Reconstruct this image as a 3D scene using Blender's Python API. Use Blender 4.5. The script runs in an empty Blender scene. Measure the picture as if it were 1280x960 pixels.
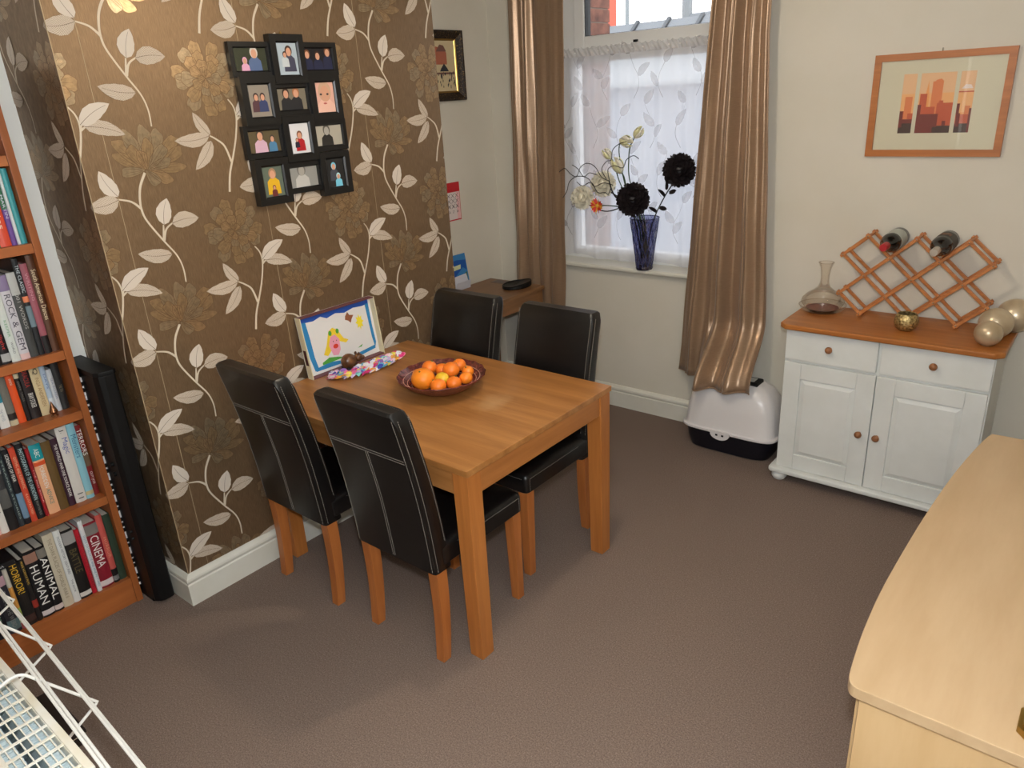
import bpy, bmesh, math, random
from mathutils import Vector, Matrix
R = random.Random(7)
PI = math.pi
sc = bpy.context.scene
col = sc.collection

# ------------------------------------------------------------------ camera, world, lights, exposure
CAM = Vector((2.5869, -1.0198, 1.8121))
FWD = Vector((-0.60235, 0.70960, -0.36553))
def cam_axes(yaw, pitch, roll):
    f = Vector((math.sin(yaw)*math.cos(pitch), math.cos(yaw)*math.cos(pitch), -math.sin(pitch)))
    r = Vector((math.cos(yaw), -math.sin(yaw), 0)); u = r.cross(f)
    return r*math.cos(roll)+u*math.sin(roll), -r*math.sin(roll)+u*math.cos(roll), f
cr, cu, cf = cam_axes(-0.7038, 0.3742, -0.0609)
cam = bpy.data.objects.new('camera', bpy.data.cameras.new('camera'))
col.objects.link(cam)
cam.matrix_world = Matrix(((cr.x, cu.x, -cf.x, CAM.x), (cr.y, cu.y, -cf.y, CAM.y), (cr.z, cu.z, -cf.z, CAM.z), (0, 0, 0, 1)))
cam.data.sensor_width = 36.0
cam.data.lens = 923.52/1280*36
cam.data.clip_start = .02
sc.camera = cam

world = bpy.data.worlds.new('overcast_sky'); sc.world = world; world.use_nodes = True
bg = world.node_tree.nodes['Background']
bg.inputs[0].default_value = (.93, .96, 1.0, 1); bg.inputs[1].default_value = 3.3

def lamp(name, kind, loc, energy, color, size):
    l = bpy.data.lights.new(name, kind); l.energy = energy; l.color = color
    if kind == 'POINT': l.shadow_soft_size = size
    o = bpy.data.objects.new(name, l); col.objects.link(o); o.location = loc
    return o
# the flash of the camera, a hand's breadth above its lens
flash = lamp('camera_flash', 'POINT', (2.57, -0.99, 1.95), 94, (.93, 1.0, 1.09), .03)

sc.view_settings.view_transform = 'Standard'
sc.view_settings.look = 'None'
sc.view_settings.exposure = 0.05
sc.view_settings.gamma = 1.0
sc.view_settings.use_curve_mapping = False

# ------------------------------------------------------------------ materials
def S(r, g, b):
    f = lambda c: (c/255/12.92) if c/255 <= .04045 else ((c/255+.055)/1.055)**2.4
    return (f(r), f(g), f(b), 1)
MATS = {}
def mat(name, c, rough=.6, metal=0.0, spec=.5, **kw):
    if name in MATS: return MATS[name]
    m = bpy.data.materials.new(name); m.use_nodes = True; MATS[name] = m
    b = m.node_tree.nodes['Principled BSDF']
    b.inputs['Base Color'].default_value = S(*c)
    b.inputs['Roughness'].default_value = rough; b.inputs['Metallic'].default_value = metal
    b.inputs['Specular IOR Level'].default_value = spec
    for k, v in kw.items(): b.inputs[k.replace('_', ' ')].default_value = v
    return m
def nodes(m):
    nt = m.node_tree
    return nt, nt.nodes, nt.links, nt.nodes['Principled BSDF']
def ramp(N, stops):
    r = N.new('ShaderNodeValToRGB'); e = r.color_ramp.elements
    while len(e) < len(stops): e.new(.5)
    for i, (p, c) in enumerate(stops): e[i].position = p; e[i].color = S(*c)
    return r
def noisy(m, stops, scale=(1, 1, 1), nscale=5, detail=4, bump=0, bscale=None, rough=.5, coord='Object', dist=.002):
    nt, N, L, b = nodes(m)
    tc = N.new('ShaderNodeTexCoord'); mp = N.new('ShaderNodeMapping'); mp.inputs['Scale'].default_value = scale
    L.new(tc.outputs[coord], mp.inputs[0])
    n = N.new('ShaderNodeTexNoise'); n.inputs['Scale'].default_value = nscale; n.inputs['Detail'].default_value = detail; n.inputs['Roughness'].default_value = rough
    L.new(mp.outputs[0], n.inputs['Vector'])
    r = ramp(N, stops); L.new(n.outputs[0], r.inputs[0]); L.new(r.outputs[0], b.inputs['Base Color'])
    if bump:
        n2 = N.new('ShaderNodeTexNoise'); n2.inputs['Scale'].default_value = bscale or nscale; n2.inputs['Detail'].default_value = 3
        L.new(mp.outputs[0], n2.inputs['Vector'])
        bp = N.new('ShaderNodeBump'); bp.inputs['Strength'].default_value = bump; bp.inputs['Distance'].default_value = dist
        L.new(n2.outputs[0], bp.inputs['Height']); L.new(bp.outputs[0], b.inputs['Normal'])
    return m
def wood(name, dark, light, axis='x', rough=.4, n=9, stretch=.06, spec=.5):
    m = mat(name, light, rough, spec=spec)
    sc_ = [1, 1, 1]; sc_['xyz'.index(axis)] = stretch
    mid = tuple((a+b)//2 for a, b in zip(dark, light))
    return noisy(m, [(.28, dark), (.5, mid), (.72, light)], sc_, n*4, 6, .08, 120, .6)

M = {}
M['carpet'] = noisy(mat('carpet', (104, 88, 78), .95, spec=.1), [(.30, (82, 68, 60)), (.5, (120, 104, 94)), (.68, (166, 148, 138))], (1, 1, 1), 210, 8, .4, 300, .85, dist=.003)
M['wall'] = noisy(mat('cream_paint', (216, 210, 196), .75, spec=.25), [(.3, (213, 207, 192)), (.7, (219, 213, 200))], (1, 1, 1), 3, 5, .12, 60, .5)
M['wallw'] = mat('white_paint', (236, 236, 230), .75, spec=.25)
M['ceil'] = mat('ceiling_white', (232, 230, 224), .85, spec=.2)
M['gloss'] = noisy(mat('white_gloss_paint', (222, 220, 210), .35), [(.3, (216, 213, 200)), (.7, (226, 224, 214))], (1, 1, 1), 6, 4, .05, 30)
M['upvc'] = mat('white_upvc', (228, 228, 226), .28)
# wallpaper: woven brown metallic ground
def wallpaper():
    m = mat('wallpaper_ground', (118, 93, 66), .46, .58)
    return noisy(m, [(.3, (112, 90, 66)), (.5, (128, 104, 78)), (.7, (144, 119, 91))], (1, 9, .55), 55, 5, .35, 90, .6, dist=.0008)
M['paper'] = wallpaper()
def leafprint(name, c, c2, n=17, rough=.7):
    m = mat(name, c, rough, spec=.3); nt, N, L, b = nodes(m)
    uv = N.new('ShaderNodeUVMap'); sp = N.new('ShaderNodeSeparateXYZ'); L.new(uv.outputs[0], sp.inputs[0])
    ab = N.new('ShaderNodeMath'); ab.operation = 'ABSOLUTE'; L.new(sp.outputs[1], ab.inputs[0])
    ml = N.new('ShaderNodeMath'); ml.operation = 'MULTIPLY_ADD'; ml.inputs[1].default_value = -.32; L.new(ab.outputs[0], ml.inputs[0]); L.new(sp.outputs[0], ml.inputs[2])
    fq = N.new('ShaderNodeMath'); fq.operation = 'MULTIPLY'; fq.inputs[1].default_value = n; L.new(ml.outputs[0], fq.inputs[0])
    fr = N.new('ShaderNodeMath'); fr.operation = 'FRACT'; L.new(fq.outputs[0], fr.inputs[0])
    lt = N.new('ShaderNodeMath'); lt.operation = 'LESS_THAN'; lt.inputs[1].default_value = .22; L.new(fr.outputs[0], lt.inputs[0])
    mx = N.new('ShaderNodeMix'); mx.data_type = 'RGBA'; mx.inputs[6].default_value = S(*c); mx.inputs[7].default_value = S(*c2)
    L.new(lt.outputs[0], mx.inputs[0]); L.new(mx.outputs[2], b.inputs['Base Color'])
    return m
M['leaf_plain'] = mat('printed_leaf_plain', (208, 196, 182), .7, spec=.3)
M['leaf_hatch'] = leafprint('printed_leaf_hatched', (203, 188, 170), (128, 106, 84))
M['vein'] = mat('printed_vein', (98, 78, 60), .6)
M['stem'] = mat('printed_stem', (208, 194, 172), .6)
M['petal'] = [noisy(mat('printed_petal_%s' % n, c, .34, .66), [(.3, tuple(int(k*.9) for k in c)), (.7, tuple(min(255, int(k*1.1)) for k in c))], (1, 1, 1), 60, 4, .4, 140, dist=.001)
              for n, c in (('bronze', (156, 130, 98)), ('gold', (164, 136, 102)), ('grey', (152, 134, 108)))]
M['petal_line'] = mat('printed_petal_outline', (112, 84, 56), .45, .3)
M['seam'] = mat('wallpaper_seam', (170, 150, 118), .6)
# furniture
M['beech'] = wood('table_beech', (142, 90, 44), (176, 124, 72), 'x', .34)
M['beechy'] = wood('table_beech_apron', (156, 96, 46), (182, 120, 64), 'y', .4)
M['beechz'] = wood('table_beech_leg', (158, 94, 42), (188, 120, 60), 'z', .38)
M['chairleg'] = wood('chair_leg_wood', (158, 90, 42), (186, 116, 60), 'z', .36)
M['leather'] = noisy(mat('black_leather', (13, 12, 12), .36, spec=.5), [(.3, (10, 9, 9)), (.7, (17, 15, 15))], (1, 1, 1), 40, 4, .25, 350, dist=.0006)
M['thread'] = mat('pale_stitching', (165, 158, 148), .7)
M['pine'] = wood('pine_top', (158, 92, 40), (192, 124, 62), 'x', .36, 6)
M['whitecab'] = noisy(mat('white_cabinet_paint', (220, 220, 214), .5), [(.3, (220, 222, 218)), (.7, (228, 230, 227))], (1, 1, 1), 8, 4, .05, 40)
M['knob'] = wood('knob_pine', (120, 74, 44), (168, 112, 70), 'y', .35, 14, .3)
M['maple'] = wood('maple_laminate', (180, 151, 114), (196, 168, 132), 'y', .34, 3, .16)
M['maplez'] = wood('maple_laminate_side', (196, 162, 116), (210, 178, 134), 'z', .42, 4, .1)
M['bookwood'] = wood('bookcase_cherry', (146, 80, 38), (174, 102, 52), 'y', .4, 7)
M['bookwoodz'] = wood('bookcase_cherry_side', (146, 80, 38), (172, 100, 50), 'z', .4, 7)
M['deskwood'] = wood('desk_oak', (112, 76, 44), (142, 100, 62), 'y', .42, 8)
M['rackwood'] = wood('rack_pine', (168, 98, 48), (200, 132, 74), 'x', .45, 20, .2)
M['frameoak'] = wood('picture_frame_wood', (164, 96, 44), (190, 118, 60), 'x', .4, 10)
M['black'] = mat('black_plastic', (11, 11, 12), .5, spec=.3)
M['blacksat'] = mat('black_frame_paint', (16, 15, 15), .35)
M['white_plastic'] = mat('white_plastic', (226, 222, 222), .28)
M['navy'] = mat('navy_plastic', (12, 13, 24), .4)
M['steel'] = mat('steel_nail', (190, 188, 180), .25, 1.0)
M['wire'] = mat('white_coated_wire', (224, 222, 216), .35)
M['radwhite'] = noisy(mat('radiator_enamel', (224, 220, 206), .35), [(.35, (226, 222, 212)), (.85, (212, 200, 170))], (1, 1, 1), 14, 5)
M['radcore'] = mat('radiator_fins', (196, 212, 216), .4)
M['dark'] = mat('near_black_brown', (26, 20, 17), .7)  # plain near-black brown for figurine feet, nib hole and cup wax
M['brass'] = mat('brass', (170, 140, 78), .28, 1.0)
M['page'] = noisy(mat('page_edges', (196, 190, 176), .85), [(.3, (178, 172, 160)), (.7, (206, 200, 188))], (30, 1, 1), 120, 2)
def flat(c, rough=.6, **k): return mat('flat_%d_%d_%d_%d' % (*c, int(rough*100)), c, rough, **k)
# satin curtain
def satin():
    m = mat('gold_brown_satin', (158, 130, 105), .32, .36, Sheen_Weight=.15)
    return noisy(m, [(.3, (148, 120, 95)), (.7, (166, 138, 112))], (3, 3, 60), 12, 3, .06, 60)
M['satin'] = satin()
def net(name, c, op):
    m = bpy.data.materials.new(name); m.use_nodes = True; nt = m.node_tree; N = nt.nodes; L = nt.links
    N.remove(N['Principled BSDF']); out = N['Material Output']
    tr = N.new('ShaderNodeBsdfTransparent'); tl = N.new('ShaderNodeBsdfTranslucent'); df = N.new('ShaderNodeBsdfDiffuse')
    tl.inputs[0].default_value = S(*c); df.inputs[0].default_value = S(*c)
    a = N.new('ShaderNodeMixShader'); a.inputs[0].default_value = .5; L.new(tl.outputs[0], a.inputs[1]); L.new(df.outputs[0], a.inputs[2])
    b = N.new('ShaderNodeMixShader'); b.inputs[0].default_value = op; L.new(tr.outputs[0], b.inputs[1]); L.new(a.outputs[0], b.inputs[2])
    L.new(b.outputs[0], out.inputs[0]); return m
M['net'] = net('white_voile', (242, 242, 246), .68)
M['netleaf'] = net('voile_leaf_print', (214, 210, 212), .36)
M['nethead'] = net('voile_gathered_heading', (246, 244, 244), .5)
def glass(name, c, rough=0.0, ior=1.45):
    m = bpy.data.materials.new(name); m.use_nodes = True; b = m.node_tree.nodes['Principled BSDF']
    b.inputs['Base Color'].default_value = S(*c); b.inputs['Transmission Weight'].default_value = 1; b.inputs['Roughness'].default_value = rough; b.inputs['IOR'].default_value = ior
    return m
def pane_mat(name):
    m = bpy.data.materials.new(name); m.use_nodes = True; nt = m.node_tree; N = nt.nodes; L = nt.links
    N.remove(N['Principled BSDF']); out = N['Material Output']
    tr = N.new('ShaderNodeBsdfTransparent'); gl = N.new('ShaderNodeBsdfGlossy'); gl.inputs['Roughness'].default_value = .02
    fr = N.new('ShaderNodeFresnel'); fr.inputs[0].default_value = 1.45
    mx = N.new('ShaderNodeMixShader'); L.new(fr.outputs[0], mx.inputs[0]); L.new(tr.outputs[0], mx.inputs[1]); L.new(gl.outputs[0], mx.inputs[2])
    L.new(mx.outputs[0], out.inputs[0]); return m
M['pane'] = pane_mat('window_glass')
M['clear'] = glass('clear_glass', (250, 250, 246))
def thin_glass(name, tint, gloss=.06, ior=1.5, bumpy=0):
    m = bpy.data.materials.new(name); m.use_nodes = True; nt = m.node_tree; N = nt.nodes; L = nt.links
    N.remove(N['Principled BSDF']); out = N['Material Output']
    tr = N.new('ShaderNodeBsdfTransparent'); tr.inputs[0].default_value = S(*tint)
    gl = N.new('ShaderNodeBsdfGlossy'); gl.inputs['Roughness'].default_value = .04
    lw = N.new('ShaderNodeLayerWeight'); lw.inputs[0].default_value = .25
    ma = N.new('ShaderNodeMath'); ma.operation = 'MULTIPLY_ADD'; ma.inputs[1].default_value = .38; ma.inputs[2].default_value = gloss; L.new(lw.outputs['Fresnel'], ma.inputs[0])
    mx = N.new('ShaderNodeMixShader'); L.new(ma.outputs[0], mx.inputs[0]); L.new(tr.outputs[0], mx.inputs[1]); L.new(gl.outputs[0], mx.inputs[2])
    L.new(mx.outputs[0], out.inputs[0]); return m
M['clear'] = thin_glass('clear_thin_glass', (250, 247, 243), .03)
M['blueglass'] = thin_glass('blue_cut_glass', (168, 171, 202), .14)

# ------------------------------------------------------------------ mesh building
class MB:
    def __init__(s): s.v = []; s.f = []; s.mi = []; s.uv = {}
    def add(s, vs, fs, mi=0):
        o = len(s.v); s.v += [tuple(p) for p in vs]; s.f += [tuple(i+o for i in f) for f in fs]; s.mi += [mi]*len(fs); return s
    def box(s, x0, x1, y0, y1, z0, z1, mi=0):
        return s.add([(x0,y0,z0),(x1,y0,z0),(x1,y1,z0),(x0,y1,z0),(x0,y0,z1),(x1,y0,z1),(x1,y1,z1),(x0,y1,z1)],
                     [(0,3,2,1),(4,5,6,7),(0,1,5,4),(1,2,6,5),(2,3,7,6),(3,0,4,7)], mi)
    def hexa(s, P, mi=0):   # 8 points, bottom ring then top ring
        return s.add(P, [(0,3,2,1),(4,5,6,7),(0,1,5,4),(1,2,6,5),(2,3,7,6),(3,0,4,7)], mi)
    def prism(s, poly, fn, a, b, mi=0):   # poly of 2d points, fn(u,v,w) -> xyz, extruded from w=a to w=b
        n = len(poly)
        return s.add([fn(u, v, a) for u, v in poly]+[fn(u, v, b) for u, v in poly],
                     [tuple(range(n))[::-1], tuple(range(n, 2*n))]+[(i, (i+1) % n, n+(i+1) % n, n+i) for i in range(n)], mi)
    def lathe(s, prof, c=(0,0,0), seg=24, axis='z', mi=0, wob=None):
        o = []; cx, cy, cz = c; n = len(prof)
        for i in range(seg):
            t = 2*PI*i/seg
            for j, (r, h) in enumerate(prof):
                rr = r*(wob(t, j) if wob else 1)
                a, b = rr*math.cos(t), rr*math.sin(t)
                o.append((cx+a, cy+b, cz+h) if axis == 'z' else ((cx+a, cy+h, cz+b) if axis == 'y' else (cx+h, cy+a, cz+b)))
        f = []
        for i in range(seg):
            k = (i+1) % seg
            for j in range(n-1): f.append((i*n+j, k*n+j, k*n+j+1, i*n+j+1))
        if prof[0][0] > 1e-6: f.append(tuple(i*n for i in range(seg))[::-1])
        if prof[-1][0] > 1e-6: f.append(tuple(i*n+n-1 for i in range(seg)))
        return s.add(o, f, mi)
    def shell(s, prof, c, seg=32, mi=0, wob=None):   # open lathe without caps, closed loop profile
        o = []; n = len(prof); cx, cy, cz = c
        for i in range(seg):
            t = 2*PI*i/seg
            for j, (r, h) in enumerate(prof):
                rr = r*(wob(t, j)[0] if wob else 1); hh = h+(wob(t, j)[1] if wob else 0)
                o.append((cx+rr*math.cos(t), cy+rr*math.sin(t), cz+hh))
        f = []
        for i in range(seg):
            k = (i+1) % seg
            for j in range(n-1): f.append((i*n+j, k*n+j, k*n+j+1, i*n+j+1))
        return s.add(o, f, mi)
    def ball(s, c, r, seg=20, rings=12, sq=(1, 1, 1), mi=0, fn=None):
        o = [(c[0], c[1], c[2]-r*sq[2])]
        for i in range(1, rings):
            p = PI*i/rings
            for j in range(seg):
                t = 2*PI*j/seg; k = fn(t, p) if fn else 1
                o.append((c[0]+r*sq[0]*math.sin(p)*math.cos(t)*k, c[1]+r*sq[1]*math.sin(p)*math.sin(t)*k, c[2]-r*sq[2]*math.cos(p)*k))
        o.append((c[0], c[1], c[2]+r*sq[2])); f = []
        for j in range(seg):
            k = (j+1) % seg
            f.append((0, 1+k, 1+j))
            for i in range(rings-2): f.append((1+i*seg+j, 1+i*seg+k, 1+(i+1)*seg+k, 1+(i+1)*seg+j))
            f.append((1+(rings-2)*seg+j, 1+(rings-2)*seg+k, len(o)-1))
        return s.add(o, f, mi)
    def tube(s, pts, r, seg=8, closed=False, mi=0):
        P = [Vector(p) for p in pts]; n = len(P); rr = r if isinstance(r, (list, tuple)) else [r]*n
        o = []; up = None
        for i in range(n):
            a = P[i-1] if (i or closed) else P[0]; b = P[(i+1) % n] if (i < n-1 or closed) else P[-1]
            t = (b-a).normalized()
            if up is None:
                up = Vector((0, 0, 1)) if abs(t.z) < .9 else Vector((1, 0, 0))
            up = (up-t*up.dot(t)); up = up.normalized() if up.length > 1e-6 else t.orthogonal().normalized()
            w = t.cross(up)
            for k in range(seg):
                q = 2*PI*k/seg; o.append(P[i]+up*(rr[i]*math.cos(q))+w*(rr[i]*math.sin(q)))
        f = []
        for i in range(n if closed else n-1):
            j = (i+1) % n
            for k in range(seg): f.append((i*seg+k, i*seg+(k+1) % seg, j*seg+(k+1) % seg, j*seg+k))
        if not closed: f.append(tuple(range(seg))[::-1]); f.append(tuple((n-1)*seg+k for k in range(seg)))
        return s.add(o, f, mi)
    def mesh(s, name, bevel=0, seg=2, smooth=False, fix=True):
        me = bpy.data.meshes.new(name); me.from_pydata([tuple(p) for p in s.v], [], s.f)
        for p, i in zip(me.polygons, s.mi): p.material_index = i
        if bevel or fix:
            bm = bmesh.new(); bm.from_mesh(me)
            if fix: bmesh.ops.recalc_face_normals(bm, faces=bm.faces)
            if bevel:
                es = [e for e in bm.edges if len(e.link_faces) == 2 and e.calc_face_angle(0) > .5]
                bmesh.ops.bevel(bm, geom=es, offset=bevel, segments=seg, profile=.6, affect='EDGES', clamp_overlap=True)
            bm.to_mesh(me); bm.free()
        if smooth:
            for p in me.polygons: p.use_smooth = True
            if smooth != 'all':
                me.set_sharp_from_angle(angle=math.radians(38))
        return me
    def build(s, name, m, parent=None, **k):
        me = s.mesh(name, **k)
        for x in (m if isinstance(m, (list, tuple)) else [m]): me.materials.append(x)
        return put(name, me, parent)
def put(name, me, parent=None):
    o = bpy.data.objects.new(name, me); col.objects.link(o)
    if parent is not None:
        o.parent = parent; o.matrix_parent_inverse = parent.matrix_basis.inverted()
    return o
def tag(o, label=None, cat=None, group=None, kind=None):
    if label: o['label'] = label
    if cat: o['category'] = cat
    if group: o['group'] = group
    if kind: o['kind'] = kind
    return o
def thing(name, label, cat, loc=(0, 0, 0), rz=0, group=None):
    o = bpy.data.objects.new(name, None); col.objects.link(o); o.location = loc; o.rotation_euler = (0, 0, rz)
    o.empty_display_size = .05
    return tag(o, label, cat, group)
def copy_tree(o, parent=None):
    c = o.copy(); col.objects.link(c); c.parent = parent
    for ch in list(o.children): copy_tree(ch, c)
    return c
def BOX(*a): return MB().box(*a)
def struct(name, mb, m, label, **k): return tag(mb.build(name, m, **k), label, kind='structure')
def catmull(P, n=8):
    P = [Vector(p) for p in P]; out = []
    for i in range(len(P)-1):
        a, b, c, d = P[max(i-1, 0)], P[i], P[i+1], P[min(i+2, len(P)-1)]
        for k in range(n):
            t = k/n; out.append(.5*((2*b)+(c-a)*t+(2*a-5*b+4*c-d)*t*t+(3*b-a-3*c+d)*t**3))
    out.append(P[-1]); return out
_tc = {}
def lettering(s, m, parent, org, right, up, length, height, name='lettering', label=None):
    """flat printed words: org is the left end of the base line; fitted into length x height"""
    cu_ = bpy.data.curves.new('t', 'FONT'); cu_.body = s; cu_.size = 1; cu_.resolution_u = 2
    to = bpy.data.objects.new('t', cu_); col.objects.link(to)
    dg = bpy.context.evaluated_depsgraph_get()
    me = bpy.data.meshes.new_from_object(to.evaluated_get(dg)); bpy.data.objects.remove(to); bpy.data.curves.remove(cu_)
    if not me.vertices: return None
    xs = [v.co.x for v in me.vertices]; ys = [v.co.y for v in me.vertices]
    kx = length/(max(xs)-min(xs)); ky = height/(max(ys)-min(ys))
    org, right, up = Vector(org), Vector(right), Vector(up)
    x0, y0 = min(xs), min(ys)
    for v in me.vertices: v.co = org+right*((v.co.x-x0)*kx)+up*((v.co.y-y0)*ky)
    me.materials.clear(); me.materials.append(m)
    o = put(name, me, parent)
    if label: o['label'] = label
    return o
def disc2(mb, fn, pts, o, mi=0):   # flat polygon with fn(u,v,w)
    mb.add([fn(u, v, o) for u, v in pts], [tuple(range(len(pts)))], mi)
def ell(cx, cy, rx, ry, n=16, a0=0, a1=2*PI): return [(cx+rx*math.cos(a0+(a1-a0)*i/n), cy+ry*math.sin(a0+(a1-a0)*i/n)) for i in range(n)]

# ------------------------------------------------------------------ room shell
W = 2.5639; DCH = 1.63; XR = 2.85; YB = -.90; ZC = 2.45; XN = -.41; XF = -.482
struct('floor', BOX(-.6, XR+.1, -3.2, W+.02, -.06, 0), M['carpet'], 'brown speckled fitted carpet over the whole floor')
struct('ceiling', BOX(-.6, XR+.1, -3.2, W+.3, ZC, ZC+.06), M['ceil'], 'plain white ceiling')
struct('wall_left_near', BOX(XN-.1, XN, YB-.1, .02, 0, ZC), M['wallw'], 'white wall behind the bookcase')
struct('wall_left_far', BOX(XF-.1, XF, DCH-.05, W+.1, 0, ZC), M['wall'], 'cream alcove wall beside the desk')
chim = struct('wall_chimney', BOX(-.48, 0, 0, DCH, 0, ZC), M['paper'], 'chimney breast papered in brown metallic floral wallpaper')
# window wall with opening
OX0, OX1, OZ0, OZ1 = -.045, 1.06, .845, 2.42; WT = .30
w = MB(); w.box(-.6, OX0, W, W+WT, 0, ZC); w.box(OX1, XR+.1, W, W+WT, 0, ZC)
w.box(OX0, OX1, W, W+WT, 0, OZ0); w.box(OX0, OX1, W, W+WT, OZ1, ZC)
struct('wall_window', w, M['wall'], 'cream painted wall around the window')
struct('wall_right', BOX(XR, XR+.1, -3.2, W+.02, 0, ZC), M['wall'], 'cream wall beside the maple sideboard')
w = MB(); w.box(-.6, 1.42, YB-.12, YB, 0, ZC); w.box(1.42, XR, YB-.12, YB, 2.12, ZC)
struct('wall_back', w, M['wall'], 'cream wall behind the radiator')
struct('wall_hall', BOX(.9, XR+.1, -3.2, -3.1, 0, ZC), M['wall'], 'cream wall of the next room')
struct('wall_hall_side', BOX(.9, 1.0, -3.1, YB-.12, 0, ZC), M['wall'], 'cream side wall of the next room')
# skirting boards: moulded profile (distance out, height)
SK = [(0, 0), (.019, 0), (.019, .092), (.015, .097), (.017, .103), (.020, .110), (.018, .119), (.011, .127), (.006, .132), (0, .134)]
def skirting(name, p0, p1, nrm, label):
    mb = MB(); n = Vector(nrm).to_3d(); a, b = Vector(p0).to_3d(), Vector(p1).to_3d()
    N_ = len(SK); vs = []
    for q, sg in ((a, -1), (b, 1)):
        for d, h in SK:
            ext = (b-a).normalized()*0
            vs.append(q+n*d+Vector((0, 0, h))+ext)
    fs = [tuple(range(N_)), tuple(range(N_, 2*N_))[::-1]]+[(i, (i+1) % N_, N_+(i+1) % N_, N_+i) for i in range(N_)]
    mb.add(vs, fs); return struct(name, mb, M['gloss'], label)
def mitre(name, pts, label):   # run of skirting along the points, board to the left-hand side normal, mitred at corners
    P = [Vector(p).to_3d() for p in pts]; mb = MB(); n = len(P); N_ = len(SK); vs = []
    nr = []
    for i in range(n-1):
        d = (P[i+1]-P[i]).normalized(); nr.append(Vector((d.y, -d.x, 0)))
    for i in range(n):
        if i == 0: q = nr[0]
        elif i == n-1: q = nr[-1]
        else: q = (nr[i-1]+nr[i])/(1+nr[i-1].dot(nr[i]))
        for d, h in SK: vs.append(P[i]+q*d+Vector((0, 0, h)))
    fs = [tuple(range(N_)), tuple(range((n-1)*N_, n*N_))[::-1]]
    for k in range(n-1): fs += [(k*N_+i, k*N_+(i+1) % N_, (k+1)*N_+(i+1) % N_, (k+1)*N_+i) for i in range(N_)]
    mb.add(vs, fs); return struct(name, mb, M['gloss'], label)
mitre('baseboard_chimney', [(XN, 0), (0, 0), (0, DCH), (XF, DCH)], 'white moulded skirting board round the chimney breast')
mitre('baseboard_left_far', [(XF, DCH), (XF, W)], 'white skirting board of the alcove under the desk')
mitre('baseboard_window', [(XF, W), (XR, W)], 'white moulded skirting board below the window')
mitre('baseboard_right', [(XR, W), (XR, -.8)], 'white skirting board behind the maple sideboard')
mitre('baseboard_left_near', [(XN, YB), (XN, 0)], 'white skirting board behind the bookcase')

# ------------------------------------------------------------------ wallpaper print (flat motifs, repeat .545 x .531 m)
TS, TZ, S0, Z0 = .5452, .5305, .085, 1.0
LEAF_A = [((0.001, 0.569), (-0.041, 0.655), .052, 0), ((0.0, 0.559), (-0.101, 0.545), .056, 1), ((0.131, 0.457), (0.16, 0.543), .056, 0), ((0.16, 0.457), (0.261, 0.461), .056, 1), ((0.136, 0.353), (0.019, 0.376), .05, 1)]
LEAF_B = [((0.484, 0.266), (0.588, 0.324), .052, 0), ((0.497, 0.26), (0.617, 0.228), .046, 1), ((0.367, 0.204), (0.317, 0.283), .038, 1), ((0.363, 0.202), (0.232, 0.195), .048, 1), ((0.368, 0.185), (0.287, 0.093), .046, 1)]
STEM_A = [[(0.106, 0.634), (0.082, 0.595), (0.071, 0.56), (0.067, 0.521), (0.076, 0.479), (0.118, 0.403), (0.152, 0.347), (0.165, 0.298), (0.164, 0.247)], [(0.067, 0.521), (0.04, 0.547), (0.001, 0.56)], [(0.118, 0.403), (0.129, 0.457)], [(0.12, 0.404), (0.135, 0.44), (0.162, 0.458)]]
STEM_B = [[(0.401, 0.003), (0.416, 0.065), (0.443, 0.128), (0.467, 0.19), (0.483, 0.255), (0.479, 0.294), (0.462, 0.32)], [(0.431, 0.107), (0.416, 0.162), (0.39, 0.187), (0.366, 0.202)], [(0.483, .255), (.49, .268)], [(.483, .25), (.5, .26)]]
def strip(bm, pts, w0, w1, o, mi):
    P = [Vector((p[0], p[1])) for p in catmull([(a, b, 0) for a, b in [tuple(q)[:2] for q in pts]], 5)]; vs = []
    for i, p in enumerate(P):
        t = (P[min(i+1, len(P)-1)]-P[max(i-1, 0)]).normalized(); n = Vector((-t.y, t.x)); w_ = w0+(w1-w0)*i/(len(P)-1)
        vs.append((bm.verts.new((p.x+n.x*w_/2, p.y+n.y*w_/2, o)), bm.verts.new((p.x-n.x*w_/2, p.y-n.y*w_/2, o))))
    for a, b in zip(vs, vs[1:]):
        f = bm.faces.new((a[0], a[1], b[1], b[0])); f.material_index = mi
def leaf2(bm, uvl, base, tip, wd, o, mi, vein=2, n=9, curve=.06):
    b, t = Vector(base), Vector(tip); d = t-b; Ln = d.length; d.normalize(); nn = Vector((-d.y, d.x)); rows = []
    mids = []
    for i in range(n+1):
        u = i/n; hw = wd/2*(math.sin(PI*min(1, u**.8))**.75 if 0 < u < 1 else 0)
        if 0 < u < 1: hw *= 1+.03*((i % 2)*2-1)
        c = b+d*(Ln*u)+nn*(curve*Ln*math.sin(PI*u)); mids.append(c)
        rows.append((u, [bm.verts.new((*(c+nn*hw*k), o)) for k in (-1, 0, 1)]))
    for (u0, r0), (u1, r1) in zip(rows, rows[1:]):
        for k in (0, 1):
            try: f = bm.faces.new((r0[k], r0[k+1], r1[k+1], r1[k]))
            except ValueError: continue
            f.material_index = mi
            if uvl: 
                for lp, (uu, vv) in zip(f.loops, ((u0, k-1), (u0, k), (u1, k), (u1, k-1))): lp[uvl].uv = (uu, vv)
    strip(bm, [(m_.x, m_.y) for m_ in mids[::2]], .0016, .0008, o+.0001, vein)
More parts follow.
